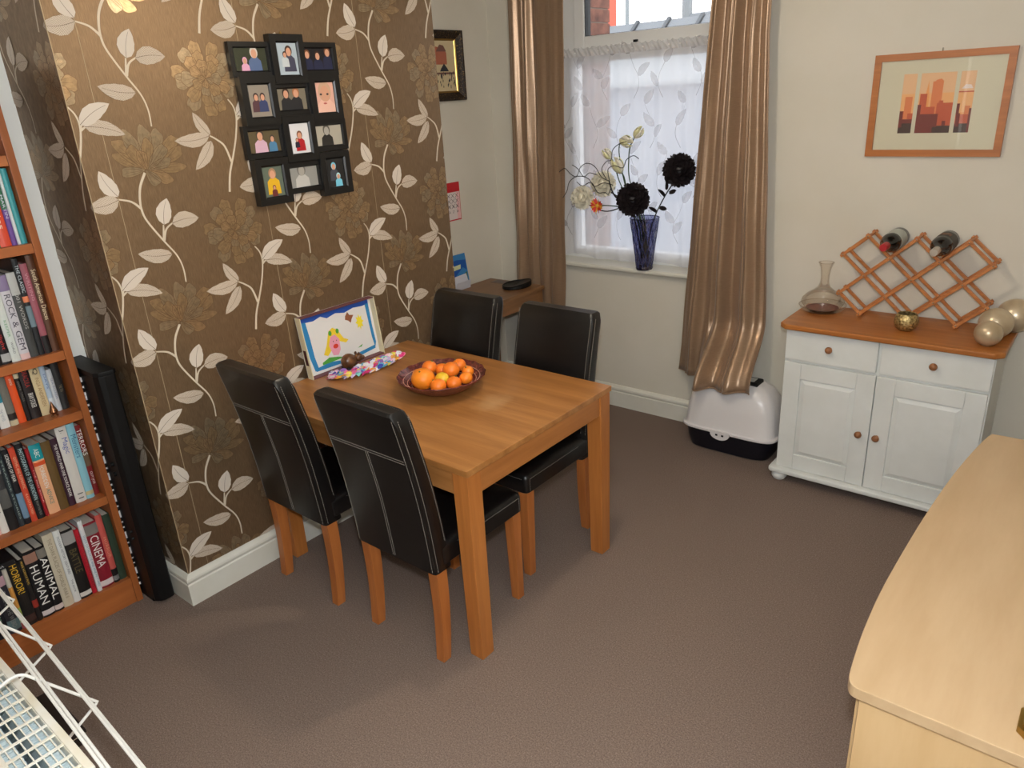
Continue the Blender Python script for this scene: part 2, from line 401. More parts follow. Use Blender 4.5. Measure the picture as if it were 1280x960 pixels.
def petal2(bm, c, ang, ln, wd, o, mi, lobes=3, line=3, rr=R):
    d = Vector((math.cos(ang), math.sin(ang))); nn = Vector((-d.y, d.x)); c = Vector(c); n = 22; out = []
    ph = rr.uniform(0, 6)
    for i in range(n):
        q = i/n*2*PI; u = (1-math.cos(q))/2; v = math.sin(q)*(u**.45 if u > 0 else 0)
        k = 1+.05*math.sin(lobes*q*2+ph)*u
        out.append(c+d*(ln*u*k)+nn*(wd/2*v*k))
    f = bm.faces.new([bm.verts.new((*p, o)) for p in out]); f.material_index = mi
    m_ = len(out); ctr = sum(out, Vector((0, 0)))/m_; vs = []
    for i in range(m_+1):
        p = out[i % m_]; q = (p-ctr).normalized()
        vs.append((bm.verts.new((*(p+q*.0007), o+.00005)), bm.verts.new((*(p-q*.0009), o+.00005))))
    for a, b in zip(vs, vs[1:]):
        g = bm.faces.new((a[0], a[1], b[1], b[0])); g.material_index = line
    for k in (-.28, .05, .3):   # engraved lines along the petal
        strip(bm, [c+d*(ln*.12)+nn*(wd*k*.2), c+d*(ln*.5)+nn*(wd*k*.7), c+d*(ln*.82)+nn*(wd*k*.9)], .0011, .0005, o+.00008, line)
def motif(kind):
    bm = bmesh.new(); uvl = bm.loops.layers.uv.new('UVMap'); rr = random.Random(3)
    if kind in 'AB':
        for q_, st in enumerate(STEM_A if kind == 'A' else STEM_B): strip(bm, st, .0085, .0045, .0004+.00012*q_, 3)
        for b, t, wd, h in (LEAF_A if kind == 'A' else LEAF_B): leaf2(bm, uvl, b, t, wd*.98, .0008+.0003*(LEAF_A+LEAF_B).index((b, t, wd, h)) % .0015+.0002, h)
    elif kind == 'P':
        c = Vector((.392, .391)); o = .0002
        for ring, (n, ln, wd, r0) in enumerate(((11, .068, .062, .058), (9, .062, .058, .036), (7, .05, .05, .014), (5, .032, .034, .002))):
            for i in range(n):
                a = 2*PI*(i+.5*ring)/n+rr.uniform(-.12, .12); o += .00001
                petal2(bm, c+Vector((math.cos(a), math.sin(a)))*r0*.9, a+rr.uniform(-.3, .3), ln*rr.uniform(.85, 1.12), wd*rr.uniform(.9, 1.15), o, rr.choice((0, 0, 1, 2)), 3, 3, rr)
    else:
        c = Vector((.111, .112)); o = .0002
        for a, ln, wd, dx in ((150, .12, .05, 0), (128, .145, .055, 0), (108, .15, .058, .01), (88, .155, .06, .02), (66, .15, .06, .03), (44, .165, .055, .03), (24, .15, .05, .03), (2, .14, .045, .02), (-28, .10, .05, .01), (-58, .07, .05, 0), (178, .09, .042, 0), (118, .10, .05, .005), (80, .11, .05, .01), (45, .115, .05, .015), (12, .10, .042, .01), (98, .07, .045, .005)):
            o += .00001; petal2(bm, c+Vector((dx*.6, 0)), math.radians(a+rr.uniform(-4, 4)), ln*.92, wd, o, rr.choice((0, 0, 1, 2)), 2, 3, rr)
    return bm
MOT = {k: motif(k) for k in 'ABPL'}
NAMES = {'A': 'printed_leaf_sprig', 'B': 'printed_leaf_branch', 'P': 'printed_peony', 'L': 'printed_lily'}
def motif_mats(k): return [M['leaf_plain'], M['leaf_hatch'], M['vein'], M['stem']] if k in 'AB' else [*M['petal'], M['petal_line']]
shared = {}
def place_motif(k, i, j, lo, hi, side):
    ds, dz = S0+i*TS, Z0+j*TZ
    src = MOT[k]; ss = [v.co.x for v in src.verts]; zs = [v.co.y for v in src.verts]
    a, b, c, d = min(ss)+ds, max(ss)+ds, min(zs)+dz, max(zs)+dz
    zlo, zhi = .128, ZC-.002
    if b < lo or a > hi or d < zlo or c > zhi: return
    clip = a < lo or b > hi or c < zlo or d > zhi
    if not clip and not side:
        if k not in shared:
            bm = src.copy()
            for v in bm.verts: v.co = (v.co.z, v.co.x, v.co.y)
            me = bpy.data.meshes.new(NAMES[k]); bm.to_mesh(me); bm.free()
            for x in motif_mats(k): me.materials.append(x)
            shared[k] = me
        o = put(NAMES[k], shared[k], chim); o.location = (0, ds, dz); return
    bm = src.copy()
    for v in bm.verts: v.co = (v.co.x+ds, v.co.y+dz, v.co.z)
    for co, no in (((lo, 0, 0), (-1, 0, 0)), ((hi, 0, 0), (1, 0, 0)), ((0, zlo, 0), (0, -1, 0)), ((0, zhi, 0), (0, 1, 0))):
        bmesh.ops.bisect_plane(bm, geom=bm.verts[:]+bm.edges[:]+bm.faces[:], plane_co=co, plane_no=no, clear_outer=True)
    if not bm.faces: bm.free(); return
    for v in bm.verts:
        s_, z_, o_ = v.co; v.co = (o_, s_, z_) if not side else (s_, -o_, z_)
    me = bpy.data.meshes.new(NAMES[k]); bm.to_mesh(me); bm.free()
    for x in motif_mats(k): me.materials.append(x)
    put(NAMES[k], me, chim)
for k in 'PLAB':
    for i in range(-2, 4):
        for j in range(-3, 3):
            place_motif(k, i, j, .001, DCH-.001, False)
            if i < 1: place_motif(k, i, j, XN+.001, -.001, True)
for i in range(4):
    if S0+i*TS < DCH: BOX(-.001, .0003, S0+i*TS-.001, S0+i*TS+.001, .13, ZC).build('paper_seam', M['seam'], chim)
BOX(-.001, .0006, -.0006, .002, .13, ZC).build('paper_corner_edge', M['seam'], chim)

# ------------------------------------------------------------------ window
YF = 2.665                                 # inner face of the window frame
win = struct('window_1', MB().box(OX0, .058, YF, YF+.07, .86, OZ1).box(.95, OX1, YF, YF+.07, .86, OZ1).box(.058, .95, YF, YF+.07, .86, .93).box(.058, .95, YF, YF+.07, 1.945, 2.012).box(.058, .95, YF, YF+.07, 2.39, OZ1), M['upvc'], 'white plastic window with a top opening light over a fixed pane', bevel=.004)
f = MB(); f.box(.060, .128, YF-.012, YF+.05, 2.014, 2.388); f.box(.88, .948, YF-.012, YF+.05, 2.014, 2.388); f.box(.128, .88, YF-.012, YF+.05, 2.014, 2.075); f.box(.128, .88, YF-.012, YF+.05, 2.33, 2.388)
sash = f.build('opening_sash', M['upvc'], win, bevel=.006)
g = MB(); g.box(.1282, .1315, YF-.002, YF+.05, 2.075, 2.33); g.box(.133, .88, YF, YF+.006, 2.072, 2.077)
g.build('glazing_gasket', M['black'], sash)
BOX(.128, .88, YF+.02, YF+.026, 2.075, 2.33).build('pane', M['pane'], sash)
BOX(.058, .95, YF+.02, YF+.026, .93, 1.945).build('pane', M['pane'], win)
BOX(.44, .462, YF-.026, YF-.012, 2.022, 2.034).build('sash_latch', M['black'], sash)
MB().prism([(W-.045, .845), (W-.05, .852), (W-.05, .862), (W-.043, .87), (YF+.01, .87), (YF+.01, .845)], lambda u, v, w_: (w_, u, v), OX0-.03, OX1+.03).build('window_sill', M['gloss'], win)
# outside
brickm = noisy(mat('sooty_brick', (100, 66, 54), .9), [(.3, (78, 50, 42)), (.7, (128, 84, 68))], (1, 1, 1), 14, 5, .5, 30)
redbrick = mat('red_brick', (196, 92, 72), .9); mortar = mat('mortar', (120, 104, 94), .95)
t = thing('brick_pier', 'dark brick pier standing just outside the window', 'pier', (-.25, W+.55, 0))
PX0, PX1 = -.42, -.068; RX1 = -6.02; MX = -3.388; GX = -2.77; GZ = 2.65
BOX(PX0+.01, PX1-.008, W+.42, W+.66, -.3, 2.9).build('mortar_core', mortar, t)
rowh = .075
for k in range(42):
    z = -.3+k*rowh
    off = (k % 2)*.11
    xs = [PX0, PX0+.10+off, PX1]
    for a, b in zip(xs, xs[1:]):
        if b-a > .02: BOX(a+.004, b-.004, W+.41, W+.67, z+.004, z+rowh-.004).build('brick', brickm, t)
struct('ground_outside', BOX(-14, 14, W+WT, 40, -.4, -.3), flat((160, 162, 168), .9), 'pale paved yard outside the window')
# outhouse with slates and ridge tiles
t = thing('pale_outhouse', 'pale grey outhouse with grey ridge tiles seen through the window', 'outhouse', (-3.2, 7.6, -.3))
BOX(-9, 1.8, 7.0, 8.2, -.3, 1.85).build('painted_body', flat((150, 156, 168), .8), t)
MB().prism([(6.8, 1.80), (7.6, 2.38), (8.4, 1.80), (8.4, 1.84), (7.6, 2.42), (6.8, 1.84)], lambda u, v, w_: (w_, u, v), -9.1, 1.9).build('slate_roof', flat((150, 156, 160), .7), t)
for k in range(26):
    x = -9.1+k*.42
    MB().prism([(7.46, 2.35), (7.6, 2.45), (7.74, 2.35), (7.74, 2.40), (7.6, 2.51), (7.46, 2.40)], lambda u, v, w_: (w_, u, v), x, x+.405).build('ridge_tile', flat((104, 108, 112), .7), t)
    MB().prism([(7.45, 2.39), (7.6, 2.50), (7.75, 2.39), (7.75, 2.42), (7.6, 2.54), (7.45, 2.42)], lambda u, v, w_: (w_, u, v), x+.37, x+.41).build('ridge_joint', flat((70, 74, 78), .7), t)
t = thing('red_brick_house', 'red brick house gable beyond the outhouse', 'house', (-8.0, 11.5, -.3))
BOX(-12.5, RX1, 10.6, 13, -.3, 6.5).build('gable_wall', redbrick, t)
MB().prism([(-12.8, 6.4), (-8.8, 8.6), (RX1+.2, 6.4)], lambda u, v, w_: (u, w_, v), 10.4, 13.2).build('roof', flat((120, 116, 118), .7), t)
t = thing('grey_mast', 'thin grey mast rising behind the outhouse ridge', 'mast', (MX, 9, -.3))
MB().tube([(MX, 9, -.3), (MX, 9, 5)], .028, 8).build('mast_pole', flat((130, 136, 138), .5), t)
BOX(MX-.06, MX+.06, 8.95, 9.05, -.3, -.2).build('mast_foot', flat((130, 136, 138), .5), t)
t = thing('rendered_lean_to', 'cream rendered lean-to with grey gutter and downpipe beyond the ridge tiles', 'outbuilding', (GX+1.5, 10, -.3))
BOX(GX+.15, GX+4, 9.6, 11, -.3, GZ-.05).build('rendered_wall', flat((238, 236, 220), .8), t)
MB().tube([(GX, 9.5, GZ), (GX+4.1, 9.5, GZ+.05)], .055).build('gutter', flat((110, 114, 118), .5), t)
MB().tube([(GX+.05, 9.5, GZ), (GX+.05, 9.5, GZ+3)], .075).build('flue_pipe', flat((120, 124, 126), .5), t)

lerp = lambda a, b, t: a+(b-a)*t
# ------------------------------------------------------------------ curtains
sstep = lambda q: (lambda k: k*k*(3-2*k))(max(0, min(1, q)))
def curtain(name, label, xa, xb, ztop, zbot, yc, folds, phase, hem, panel=None, ampf=None):
    n, m_ = 220, 60; t = thing(name, label, 'curtain', ((xa(0)+xb(0))/2, yc, zbot), 0, 'satin curtains at the window')
    vs = []; fs = []
    def fold(u, v):
        y = 0
        for fr, am, ph, dr in folds:
            q = 2*PI*fr*(u+dr*(v-.5))+ph; y += am*(math.sin(q)+.32*math.sin(2*q+.6)+.12*math.sin(3*q))
        return y*(ampf(u) if ampf else 1)
    for j in range(m_+1):
        v = j/m_
        for i in range(n+1):
            u = i/n
            amp = .55+.5*(1-v)+.06*math.sin(9*v+3*u)
            x = xa(v)+(xb(v)-xa(v))*u+.012*math.sin(2*PI*folds[0][0]*u+phase)*amp
            z = zbot+hem(u)*(1-v)**3+(ztop-zbot)*v
            y = yc+fold(u, v)*amp+.006*math.sin(23*v+9*u)*(1-v)
            if panel: y += panel(u, v)
            vs.append((x, y, z))
    for j in range(m_):
        for i in range(n): a = j*(n+1)+i; fs.append((a, a+1, a+n+2, a+n+1))
    o = MB().add(vs, fs).build('drape', M['satin'], t, smooth='all', fix=False)
    s_ = o.modifiers.new('thickness', 'SOLIDIFY'); s_.thickness = .003; s_.offset = 0
    hb = MB(); hb.tube([vs[i] for i in range(0, n+1, 2)], .004, 6); hb.build('hem', M['satin'], t, smooth=True)
    return t
curtain('satin_curtain', 'gold brown satin curtain hanging straight beside the desk', lambda v: lerp(-.315, -.262, v), lambda v: lerp(.068, .125, v), 2.40, .34, 2.475,
        [(4.4, .018, .4, .02), (7.1, .005, 1.2, -.03), (2.0, .008, 2.2, 0)], .6, lambda u: .012*math.sin(9*u), None, lambda u: 1.15 if u < .45 else lerp(1.15, .3, min(1, (u-.45)/.15)))
curtain('satin_curtain', 'gold brown satin curtain flaring out above the litter tray', lambda v: lerp(.815, .952, min(1, v*1.05)), lambda v: lerp(1.315, 1.228, min(1, v*1.25)), 2.40, .335, 2.455,
        [(3.4, .026, .9, .03), (5.3, .009, .2, -.04), (1.6, .010, 1.5, 0)], .2, lambda u: .012*math.sin(7*u+.5)+.035*sstep((u-.28)/.12), lambda u, v: -.205*sstep((u-.25)/.2)*(1-sstep(v/.16)))
t = thing('curtain_pole', 'wooden curtain pole over the window', 'curtain pole', (.5, 2.47, 2.40))
MB().tube([(-.36, 2.47, 2.425), (1.36, 2.47, 2.425)], .012, 12).build('pole', M['frameoak'], t, smooth=True)
for x in (-.375, 1.375): MB().ball((x, 2.47, 2.425), .022).build('finial', M['frameoak'], t, smooth='all')
for x in (-.33, 1.33): BOX(x-.006, x+.006, 2.47, W, 2.417, 2.433).build('bracket', M['frameoak'], t)

# net curtain
t = thing('net_curtain', 'white voile net curtain with printed leaves across the lower window', 'net curtain', (.45, 2.635, .875))
def ny(x, z):
    g = min(1, max(0, (2.02-z)/.25))
    return 2.636+(.006*math.sin(x*46+1)+.005*math.sin(x*27+.3)+.003*math.sin(x*81))*(.5+.5*g)+.003*math.sin(x*14+z*2)*g
def nzb(x): return .876+.018*max(0, math.sin(x*12+.6))
n, m_ = 260, 30; vs = []; fs = []
for j in range(m_+1):
    for i in range(n+1):
        x = lerp(-.035, 1.05, i/n); z = lerp(nzb(x), 2.0, j/m_); vs.append((x, ny(x, z), z))
for j in range(m_):
    for i in range(n): a = j*(n+1)+i; fs.append((a, a+1, a+n+2, a+n+1))
nc = MB().add(vs, fs).build('voile', M['net'], t, smooth='all', fix=False)
vs = []; fs = []
for j in range(7):
    for i in range(401):
        x = lerp(-.035, 1.05, i/400); z = lerp(1.975, 2.018, j/6)+.004*math.sin(x*160)*(j == 6)
        vs.append((x, 2.622+.005*math.sin(x*210+j)+.006*math.sin(x*90), z))
for j in range(6):
    for i in range(400): a = j*401+i; fs.append((a, a+1, a+402, a+401))
MB().add(vs, fs).build('gathered_heading', M['nethead'], t, smooth='all', fix=False)
MB().tube([(OX0+.002, 2.632, 1.996), (OX1-.002, 2.632, 1.996)], .003).build('net_wire', M['wire'], t)
rr = random.Random(12)
def netleaf(c, ang, ln, wd):
    bm = bmesh.new(); d = Vector((math.cos(ang), math.sin(ang)))
    leaf2(bm, None, (c[0], c[1]), (c[0]+d.x*ln, c[1]+d.y*ln), wd, 0, 0, 0)
    for v in bm.verts: v.co = (v.co.x, ny(v.co.x, v.co.y)-.0025-v.co.z, v.co.y)
    me = bpy.data.meshes.new('net_leaf'); bm.to_mesh(me); bm.free(); me.materials.append(M['netleaf']); put('net_leaf', me, nc)
for i in range(6):
    for j in range(4):
        cx = .02+i*.175+(j % 2)*.08; cz = 1.0+j*.25
        sgn = 1 if (i+j) % 2 else -1
        bm = bmesh.new(); P = [(cx+sgn*.03*math.sin(q*1.1), cz+q*.055) for q in range(5)]
        strip(bm, P, .003, .002, 0, 0)
        for v in bm.verts: v.co = (v.co.x, ny(v.co.x, v.co.y)-.002, v.co.y)
        me = bpy.data.meshes.new('net_stem'); bm.to_mesh(me); bm.free(); me.materials.append(M['netleaf']); put('net_stem', me, nc)
        for q, s_ in [((1, 1), (3, -1)), ((2, -1), (4, 1)), ((1, -1), (2, 1), (4, -1))][(i*2+j) % 3]:
            a = PI/2+s_*(.75+rr.uniform(-.2, .2)); netleaf(P[q], a, rr.uniform(.07, .10), .04)

# ------------------------------------------------------------------ ceiling pendant (lights the room, out of frame)
t = thing('pendant_lamp', 'pendant lamp with a small white shade hanging from the ceiling', 'lamp', (1.30, .84, ZC))
MB().lathe([(.05, 0), (.05, -.012), (.02, -.03), (.004, -.035)], (1.30, .84, ZC), 20).build('ceiling_rose', M['white_plastic'], t, smooth=True)
MB().tube([(1.30, .84, ZC-.03), (1.30, .84, 2.395)], .004).build('cord', M['white_plastic'], t)
MB().shell([(.03, .0), (.075, -.05), (.12, -.085), (.118, -.088), (.073, -.053), (.028, -.003)], (1.30, .84, 2.40), 28).build('shade', M['white_plastic'], t, smooth=True)
bulbm = mat('lit_bulb', (255, 214, 150), .5); nt, N, L, b = nodes(bulbm); b.inputs['Emission Color'].default_value = (1, .72, .38, 1); b.inputs['Emission Strength'].default_value = 12
MB().ball((1.30, .84, 2.335), .03, 16, 10).build('bulb', bulbm, t, smooth='all')
pl = lamp('pendant_lamp_light', 'POINT', (1.30, .84, 2.27), 24, (1.0, .87, .68), .05)
pl.parent = t; pl.matrix_parent_inverse = t.matrix_basis.inverted()

# ------------------------------------------------------------------ dining table
tx, ty0, ty1, TH = 1.1652, .4144, 1.2486, .74; tx0 = .022
t = thing('dining_table', 'light wood dining table with square legs and a worn top', 'table', (.59, .83, 0))
topm = wood('table_top_worn', (142, 91, 44), (178, 126, 72), 'x', .33, 7, .07)
nt, N, L, b = nodes(topm)
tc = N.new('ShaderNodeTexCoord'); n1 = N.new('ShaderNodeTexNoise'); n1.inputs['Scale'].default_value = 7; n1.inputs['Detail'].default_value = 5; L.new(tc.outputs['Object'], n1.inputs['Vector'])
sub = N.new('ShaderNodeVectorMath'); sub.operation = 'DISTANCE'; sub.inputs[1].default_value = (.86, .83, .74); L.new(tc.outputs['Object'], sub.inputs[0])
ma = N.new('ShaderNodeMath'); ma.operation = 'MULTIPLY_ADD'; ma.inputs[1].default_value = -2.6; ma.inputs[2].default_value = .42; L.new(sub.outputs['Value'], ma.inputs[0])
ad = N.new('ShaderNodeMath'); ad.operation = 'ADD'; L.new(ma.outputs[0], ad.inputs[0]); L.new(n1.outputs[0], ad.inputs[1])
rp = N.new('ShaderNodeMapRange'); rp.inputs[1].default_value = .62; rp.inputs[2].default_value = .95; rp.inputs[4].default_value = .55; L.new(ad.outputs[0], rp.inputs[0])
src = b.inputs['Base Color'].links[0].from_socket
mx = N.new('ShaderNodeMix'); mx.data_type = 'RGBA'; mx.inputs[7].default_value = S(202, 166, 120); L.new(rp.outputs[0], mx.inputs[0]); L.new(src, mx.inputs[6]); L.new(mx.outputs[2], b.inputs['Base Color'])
BOX(tx0, tx, ty0, ty1, TH-.022, TH).build('table_top', topm, t, bevel=.002)
lw = .066; i_ = .005
for x in (tx0+i_, tx-i_-lw):
    for y in (ty0+i_, ty1-i_-lw):
        MB().hexa([(x+.004, y+.004, 0), (x+lw-.004, y+.004, 0), (x+lw-.004, y+lw-.004, 0), (x+.004, y+lw-.004, 0), (x, y, TH-.0255), (x+lw, y, TH-.0255), (x+lw, y+lw, TH-.0255), (x, y+lw, TH-.0255)]).build('leg', M['beechz'], t, bevel=.003)
for nm, a in (('long', (tx0+i_+lw, tx-i_-lw, ty0+i_+.006, ty0+i_+.028)), ('long', (tx0+i_+lw, tx-i_-lw, ty1-i_-.028, ty1-i_-.006)), ('end', (tx0+i_+.006, tx0+i_+.028, ty0+i_+lw, ty1-i_-lw)), ('end', (tx-i_-.028, tx-i_-.006, ty0+i_+lw, ty1-i_-lw))):
    BOX(*a, TH-.105, TH-.0255).build('apron', M['beech'] if nm == 'long' else M['beechy'], t, bevel=.0015)
BOX(tx0+.014, tx-.014, ty0+.014, ty1-.014, TH-.026, TH-.0218).build('under_frame', M['beechy'], t)

# ------------------------------------------------------------------ chairs (local: rear legs at -y, front to +y, centred on x)
def make_chair():
    t = thing('dining_chair', 'x', 'chair', (0, 0, 0), 0, 'black leather dining chairs')
    hw = .196
    # back: curved slab.  rear face y(z), thickness
    def yb(z): 
        k = (z-.36)/.61; return -.098*k+.016*math.sin(PI*k)
    def slab(z): return .080-.014*((z-.36)/.61)
    n = 14; mb = MB(); ring = []
    zs = [.362+(.968-.362)*i/n for i in range(n+1)]
    prof = []
    for i, z in enumerate(zs):
        y0 = yb(z); y1 = y0+slab(z); e = .014; k = 1 if 0 < i < n else .0
        w_ = hw-(.0 if i < n else .012)
        pts = [(-w_+e, y0), (w_-e, y0), (w_-.003, y0+.004), (w_, y0+e), (w_, y1-e), (w_-.004, y1-.004), (w_-e, y1), (-w_+e, y1), (-w_+.004, y1-.004), (-w_, y1-e), (-w_, y0+e), (-w_+.003, y0+.004)]
        zz = z
        prof.append([(x, y, zz) for x, y in pts])
    # rounded top cap
    last = prof[-1]; cx = 0; cy = sum(p[1] for p in last)/12
    prof[-1] = [(x, y, z-.008) for x, y, z in last]
    prof.append([(x*.965, cy+(y-cy)*.72, .968) for x, y, z in last])
    vs = [p for r_ in prof for p in r_]; fs = []
    for i in range(len(prof)-1):
        for k in range(12): fs.append((i*12+k, i*12+(k+1) % 12, (i+1)*12+(k+1) % 12, (i+1)*12+k))
    fs += [tuple(range(12))[::-1], tuple((len(prof)-1)*12+k for k in range(12))]
    back = MB().add(vs, fs).build('backrest', M['leather'], t, smooth=True)
    # stitching: dashes of pale thread
    st = MB()
    def seam(P, off=(0, 0, 0)):
        P = catmull(P, 6); acc = 0
        for a, b in zip(P, P[1:]):
            L_ = (b-a).length; k = max(1, int(L_/.0072))
            for q in range(k):
                u = a+(b-a)*(q/k); v_ = a+(b-a)*((q+.68)/k); st.tube([u, v_], .0007, 4)
    def rear(x, z): return (x, yb(z)-.0008, z)
    seam([rear(-hw+.018, .80), rear(hw-.018, .80)]); seam([rear(-hw+.018, .79), rear(hw-.018, .79)])
    for x in (-.005, .005): seam([rear(x, .787), rear(x, .60), rear(x, .37)])
    for s_ in (-1, 1):
        seam([(s_*(hw-.0135), yb(z)-.0002, z) for z in (.37, .5, .65, .8, .95)])
        seam([(s_*(hw+.0004), yb(z)+.013, z) for z in (.37, .5, .65, .8, .95)])
        seam([(s_*(hw+.0004), yb(z)+slab(z)-.013, z) for z in (.47, .6, .75, .95)])
        seam([(s_*(hw-.0135), yb(z)+slab(z)+.0004, z) for z in (.48, .6, .75, .95)])
    seam([(-hw+.02, yb(.968)+.016, .9675), (hw-.02, yb(.968)+.016, .9675)]); seam([(-hw+.02, yb(.968)+.048, .9675), (hw-.02, yb(.968)+.048, .9675)])
    tag(st.build('stitching', M['thread'], back), kind='stuff')
    # seat
    mb = MB(); y0, y1 = .03, .458
    nx, ny_ = 12, 12; vs = []
    sp = [(0, .382), (0, .440), (.004, .452), (.014, .460)]
    def rect(ins, z, bulge=0): return [(x*(hw+.004-ins)/hw, y0+(y1-y0)*v, z) for x, v in ()]
    def rr_(ins, z):
        a = hw+.002-ins; b0, b1 = y0+ins, y1-ins; c = .02; pts = []
        for (cx_, cy_, a0) in ((a-c, b1-c, 0), (-a+c, b1-c, PI/2), (-a+c, b0+c, PI), (a-c, b0+c, 1.5*PI)):
            for q in range(5): an = a0+q*PI/8; pts.append((cx_+c*math.cos(an), cy_+c*math.sin(an), z))
        return pts
    rings = [rr_(.006, .378), rr_(0, .384), rr_(0, .44), rr_(.003, .450), rr_(.011, .459), rr_(.03, .464), rr_(.09, .470)]
    k = len(rings[0]); vs = [p for r_ in rings for p in r_]; fs = [tuple(range(k))[::-1], tuple((len(rings)-1)*k+i for i in range(k))]
    for i in range(len(rings)-1):
        for q in range(k): fs.append((i*k+q, i*k+(q+1) % k, (i+1)*k+(q+1) % k, (i+1)*k+q))
    seat = MB().add(vs, fs).build('seat', M['leather'], t, smooth=True)
    st = MB()
    for s_ in (-1, 1):
        seam([(s_*(hw+.0026), y0+.08, .441), (s_*(hw+.0026), y1-.02, .441)])
        seam([(s_*(hw+.0026), y1-.021, .39), (s_*(hw+.0026), y1-.021, .441)])
    seam([(-hw+.02, y1+.0006, .441), (hw-.02, y1+.0006, .441)])
    tag(st.build('stitching', M['thread'], seat), kind='stuff')
    for s_ in (-1, 1):
        x = s_*(hw-.026)
        # rear leg: sweeps back to the floor
        P = []
        for i in range(9):
            z = .40*(1-i/8); y = .030-.012*(i/8)**2+.006*math.sin(PI*i/8); w_ = .022-.004*i/8; d_ = .024-.006*i/8
            P.append([(x-w_, y-d_, z), (x+w_, y-d_, z), (x+w_, y+d_, z), (x-w_, y+d_, z)])
        vs = [p for r_ in P for p in r_]; fs = [(0, 1, 2, 3), (35, 34, 33, 32)]
        for i in range(8):
            for k in range(4): fs.append((i*4+k, i*4+(k+1) % 4, (i+1)*4+(k+1) % 4, (i+1)*4+k))
        MB().add(vs, fs).build('leg', M['chairleg'], t, bevel=.002)
        y = .428; w_ = .022; v_ = .017
        MB().hexa([(x-v_, y-v_+.004, 0), (x+v_, y-v_+.004, 0), (x+v_, y+v_+.004, 0), (x-v_, y+v_+.004, 0), (x-w_, y-w_, .38), (x+w_, y-w_, .38), (x+w_, y+w_, .38), (x-w_, y+w_, .38)]).build('leg', M['chairleg'], t, bevel=.002)
    return t
ch = make_chair()
spots = [((.866, .335), 0, 'black leather dining chair on the bookcase side of the table, away from the papered wall'),
         ((.312, .318), 0, 'black leather dining chair on the bookcase side of the table, close to the papered wall'),
         ((.812, 1.345), PI, 'black leather dining chair on the window side of the table, away from the papered wall'),
         ((.294, 1.345), PI, 'black leather dining chair on the window side of the table, right beside the desk')]
for k, ((x, y), rz, lab) in enumerate(spots):
    o = ch if k == 0 else copy_tree(ch)
    o.location = (x, y, 0); o.rotation_euler = (0, 0, rz); o['label'] = lab

# ------------------------------------------------------------------ white cabinet with pine top
kx0, kx1, kyf, kyb, hk = 1.468, 2.33, 2.160, 2.545, .789
t = thing('painted_cabinet', 'white painted two door cabinet with pine top and wooden knobs', 'cabinet', (1.9, 2.36, 0))
# moulded top with clipped corners
c = .03
out = [(kx0+c, kyf), (kx1-c, kyf), (kx1, kyf+c), (kx1, kyb), (kx0, kyb), (kx0, kyf+c)]
MB().prism(out, lambda u, v, w_: (u, v, w_), hk-.024, hk).build('pine_top', M['pine'], t, bevel=.007, seg=3)
bx0, bx1, bf = 1.494, 2.304, 2.196
BOX(bx0, bx1, bf+.012, kyb-.005, .07, hk-.024).build('carcass', M['whitecab'], t, bevel=.002)
MB().prism([(bx0-.024+.012, kyf), (bx1+.012, kyf), (bx1+.024, kyf+.012), (bx1+.024, kyb), (bx0-.024, kyb), (bx0-.024, kyf+.012)], lambda u, v, w_: (u, v, w_), .048, .072).build('plinth', M['whitecab'], t, bevel=.009, seg=3)
for x in (bx0+.02, bx1-.02):
    for y in (kyf+.045, kyb-.05):
        MB().lathe([(.012, 0), (.026, .004), (.035, .018), (.035, .030), (.027, .042), (.022, .049)], (x, y, 0), 20).build('bun_foot', M['whitecab'], t, smooth=True)
mid = (bx0+bx1)/2-.008
def knob(par, x, z, y=None):
    y = bf-.002 if y is None else y
    MB().lathe([(.008, .002), (.008, -.008), (.012, -.013), (.0155, -.019), (.0155, -.024), (.012, -.030), (.005, -.0335), (0, -.034)], (x, y, z), 16, 'y').build('knob', M['knob'], par, smooth=True)
for a, b in ((bx0+.004, mid-.006), (mid+.006, bx1-.004)):
    d = BOX(a, b, bf-.004, bf+.014, .618, hk-.030).build('drawer', M['whitecab'], t, bevel=.004)
    knob(d, (a+b)/2+(.0 if a < mid else .0), .695, bf-.004)
for a, b, kn in ((bx0+.006, mid-.002, mid-.040), (mid+.002, bx1-.006, mid+.032)):
    d = MB()
    z0, z1 = .074, .606; s_ = .075
    d.box(a, a+s_, bf-.004, bf+.014, z0, z1); d.box(b-s_, b, bf-.004, bf+.014, z0, z1); d.box(a+s_, b-s_, bf-.004, bf+.014, z0, z0+s_); d.box(a+s_, b-s_, bf-.004, bf+.014, z1-s_, z1)
    door = d.build('door', M['whitecab'], t, bevel=.003)
    pa, pb, pz0, pz1 = a+s_, b-s_, z0+s_, z1-s_; q = .022
    vs = [(pa, bf+.006, pz0), (pb, bf+.006, pz0), (pb, bf+.006, pz1), (pa, bf+.006, pz1), (pa+q, bf-.003, pz0+q), (pb-q, bf-.003, pz0+q), (pb-q, bf-.003, pz1-q), (pa+q, bf-.003, pz1-q)]
    MB().add(vs, [(0, 1, 5, 4), (1, 2, 6, 5), (2, 3, 7, 6), (3, 0, 4, 7), (4, 5, 6, 7)]).build('raised_panel', M['whitecab'], door)
    knob(door, kn, .33, bf-.004)

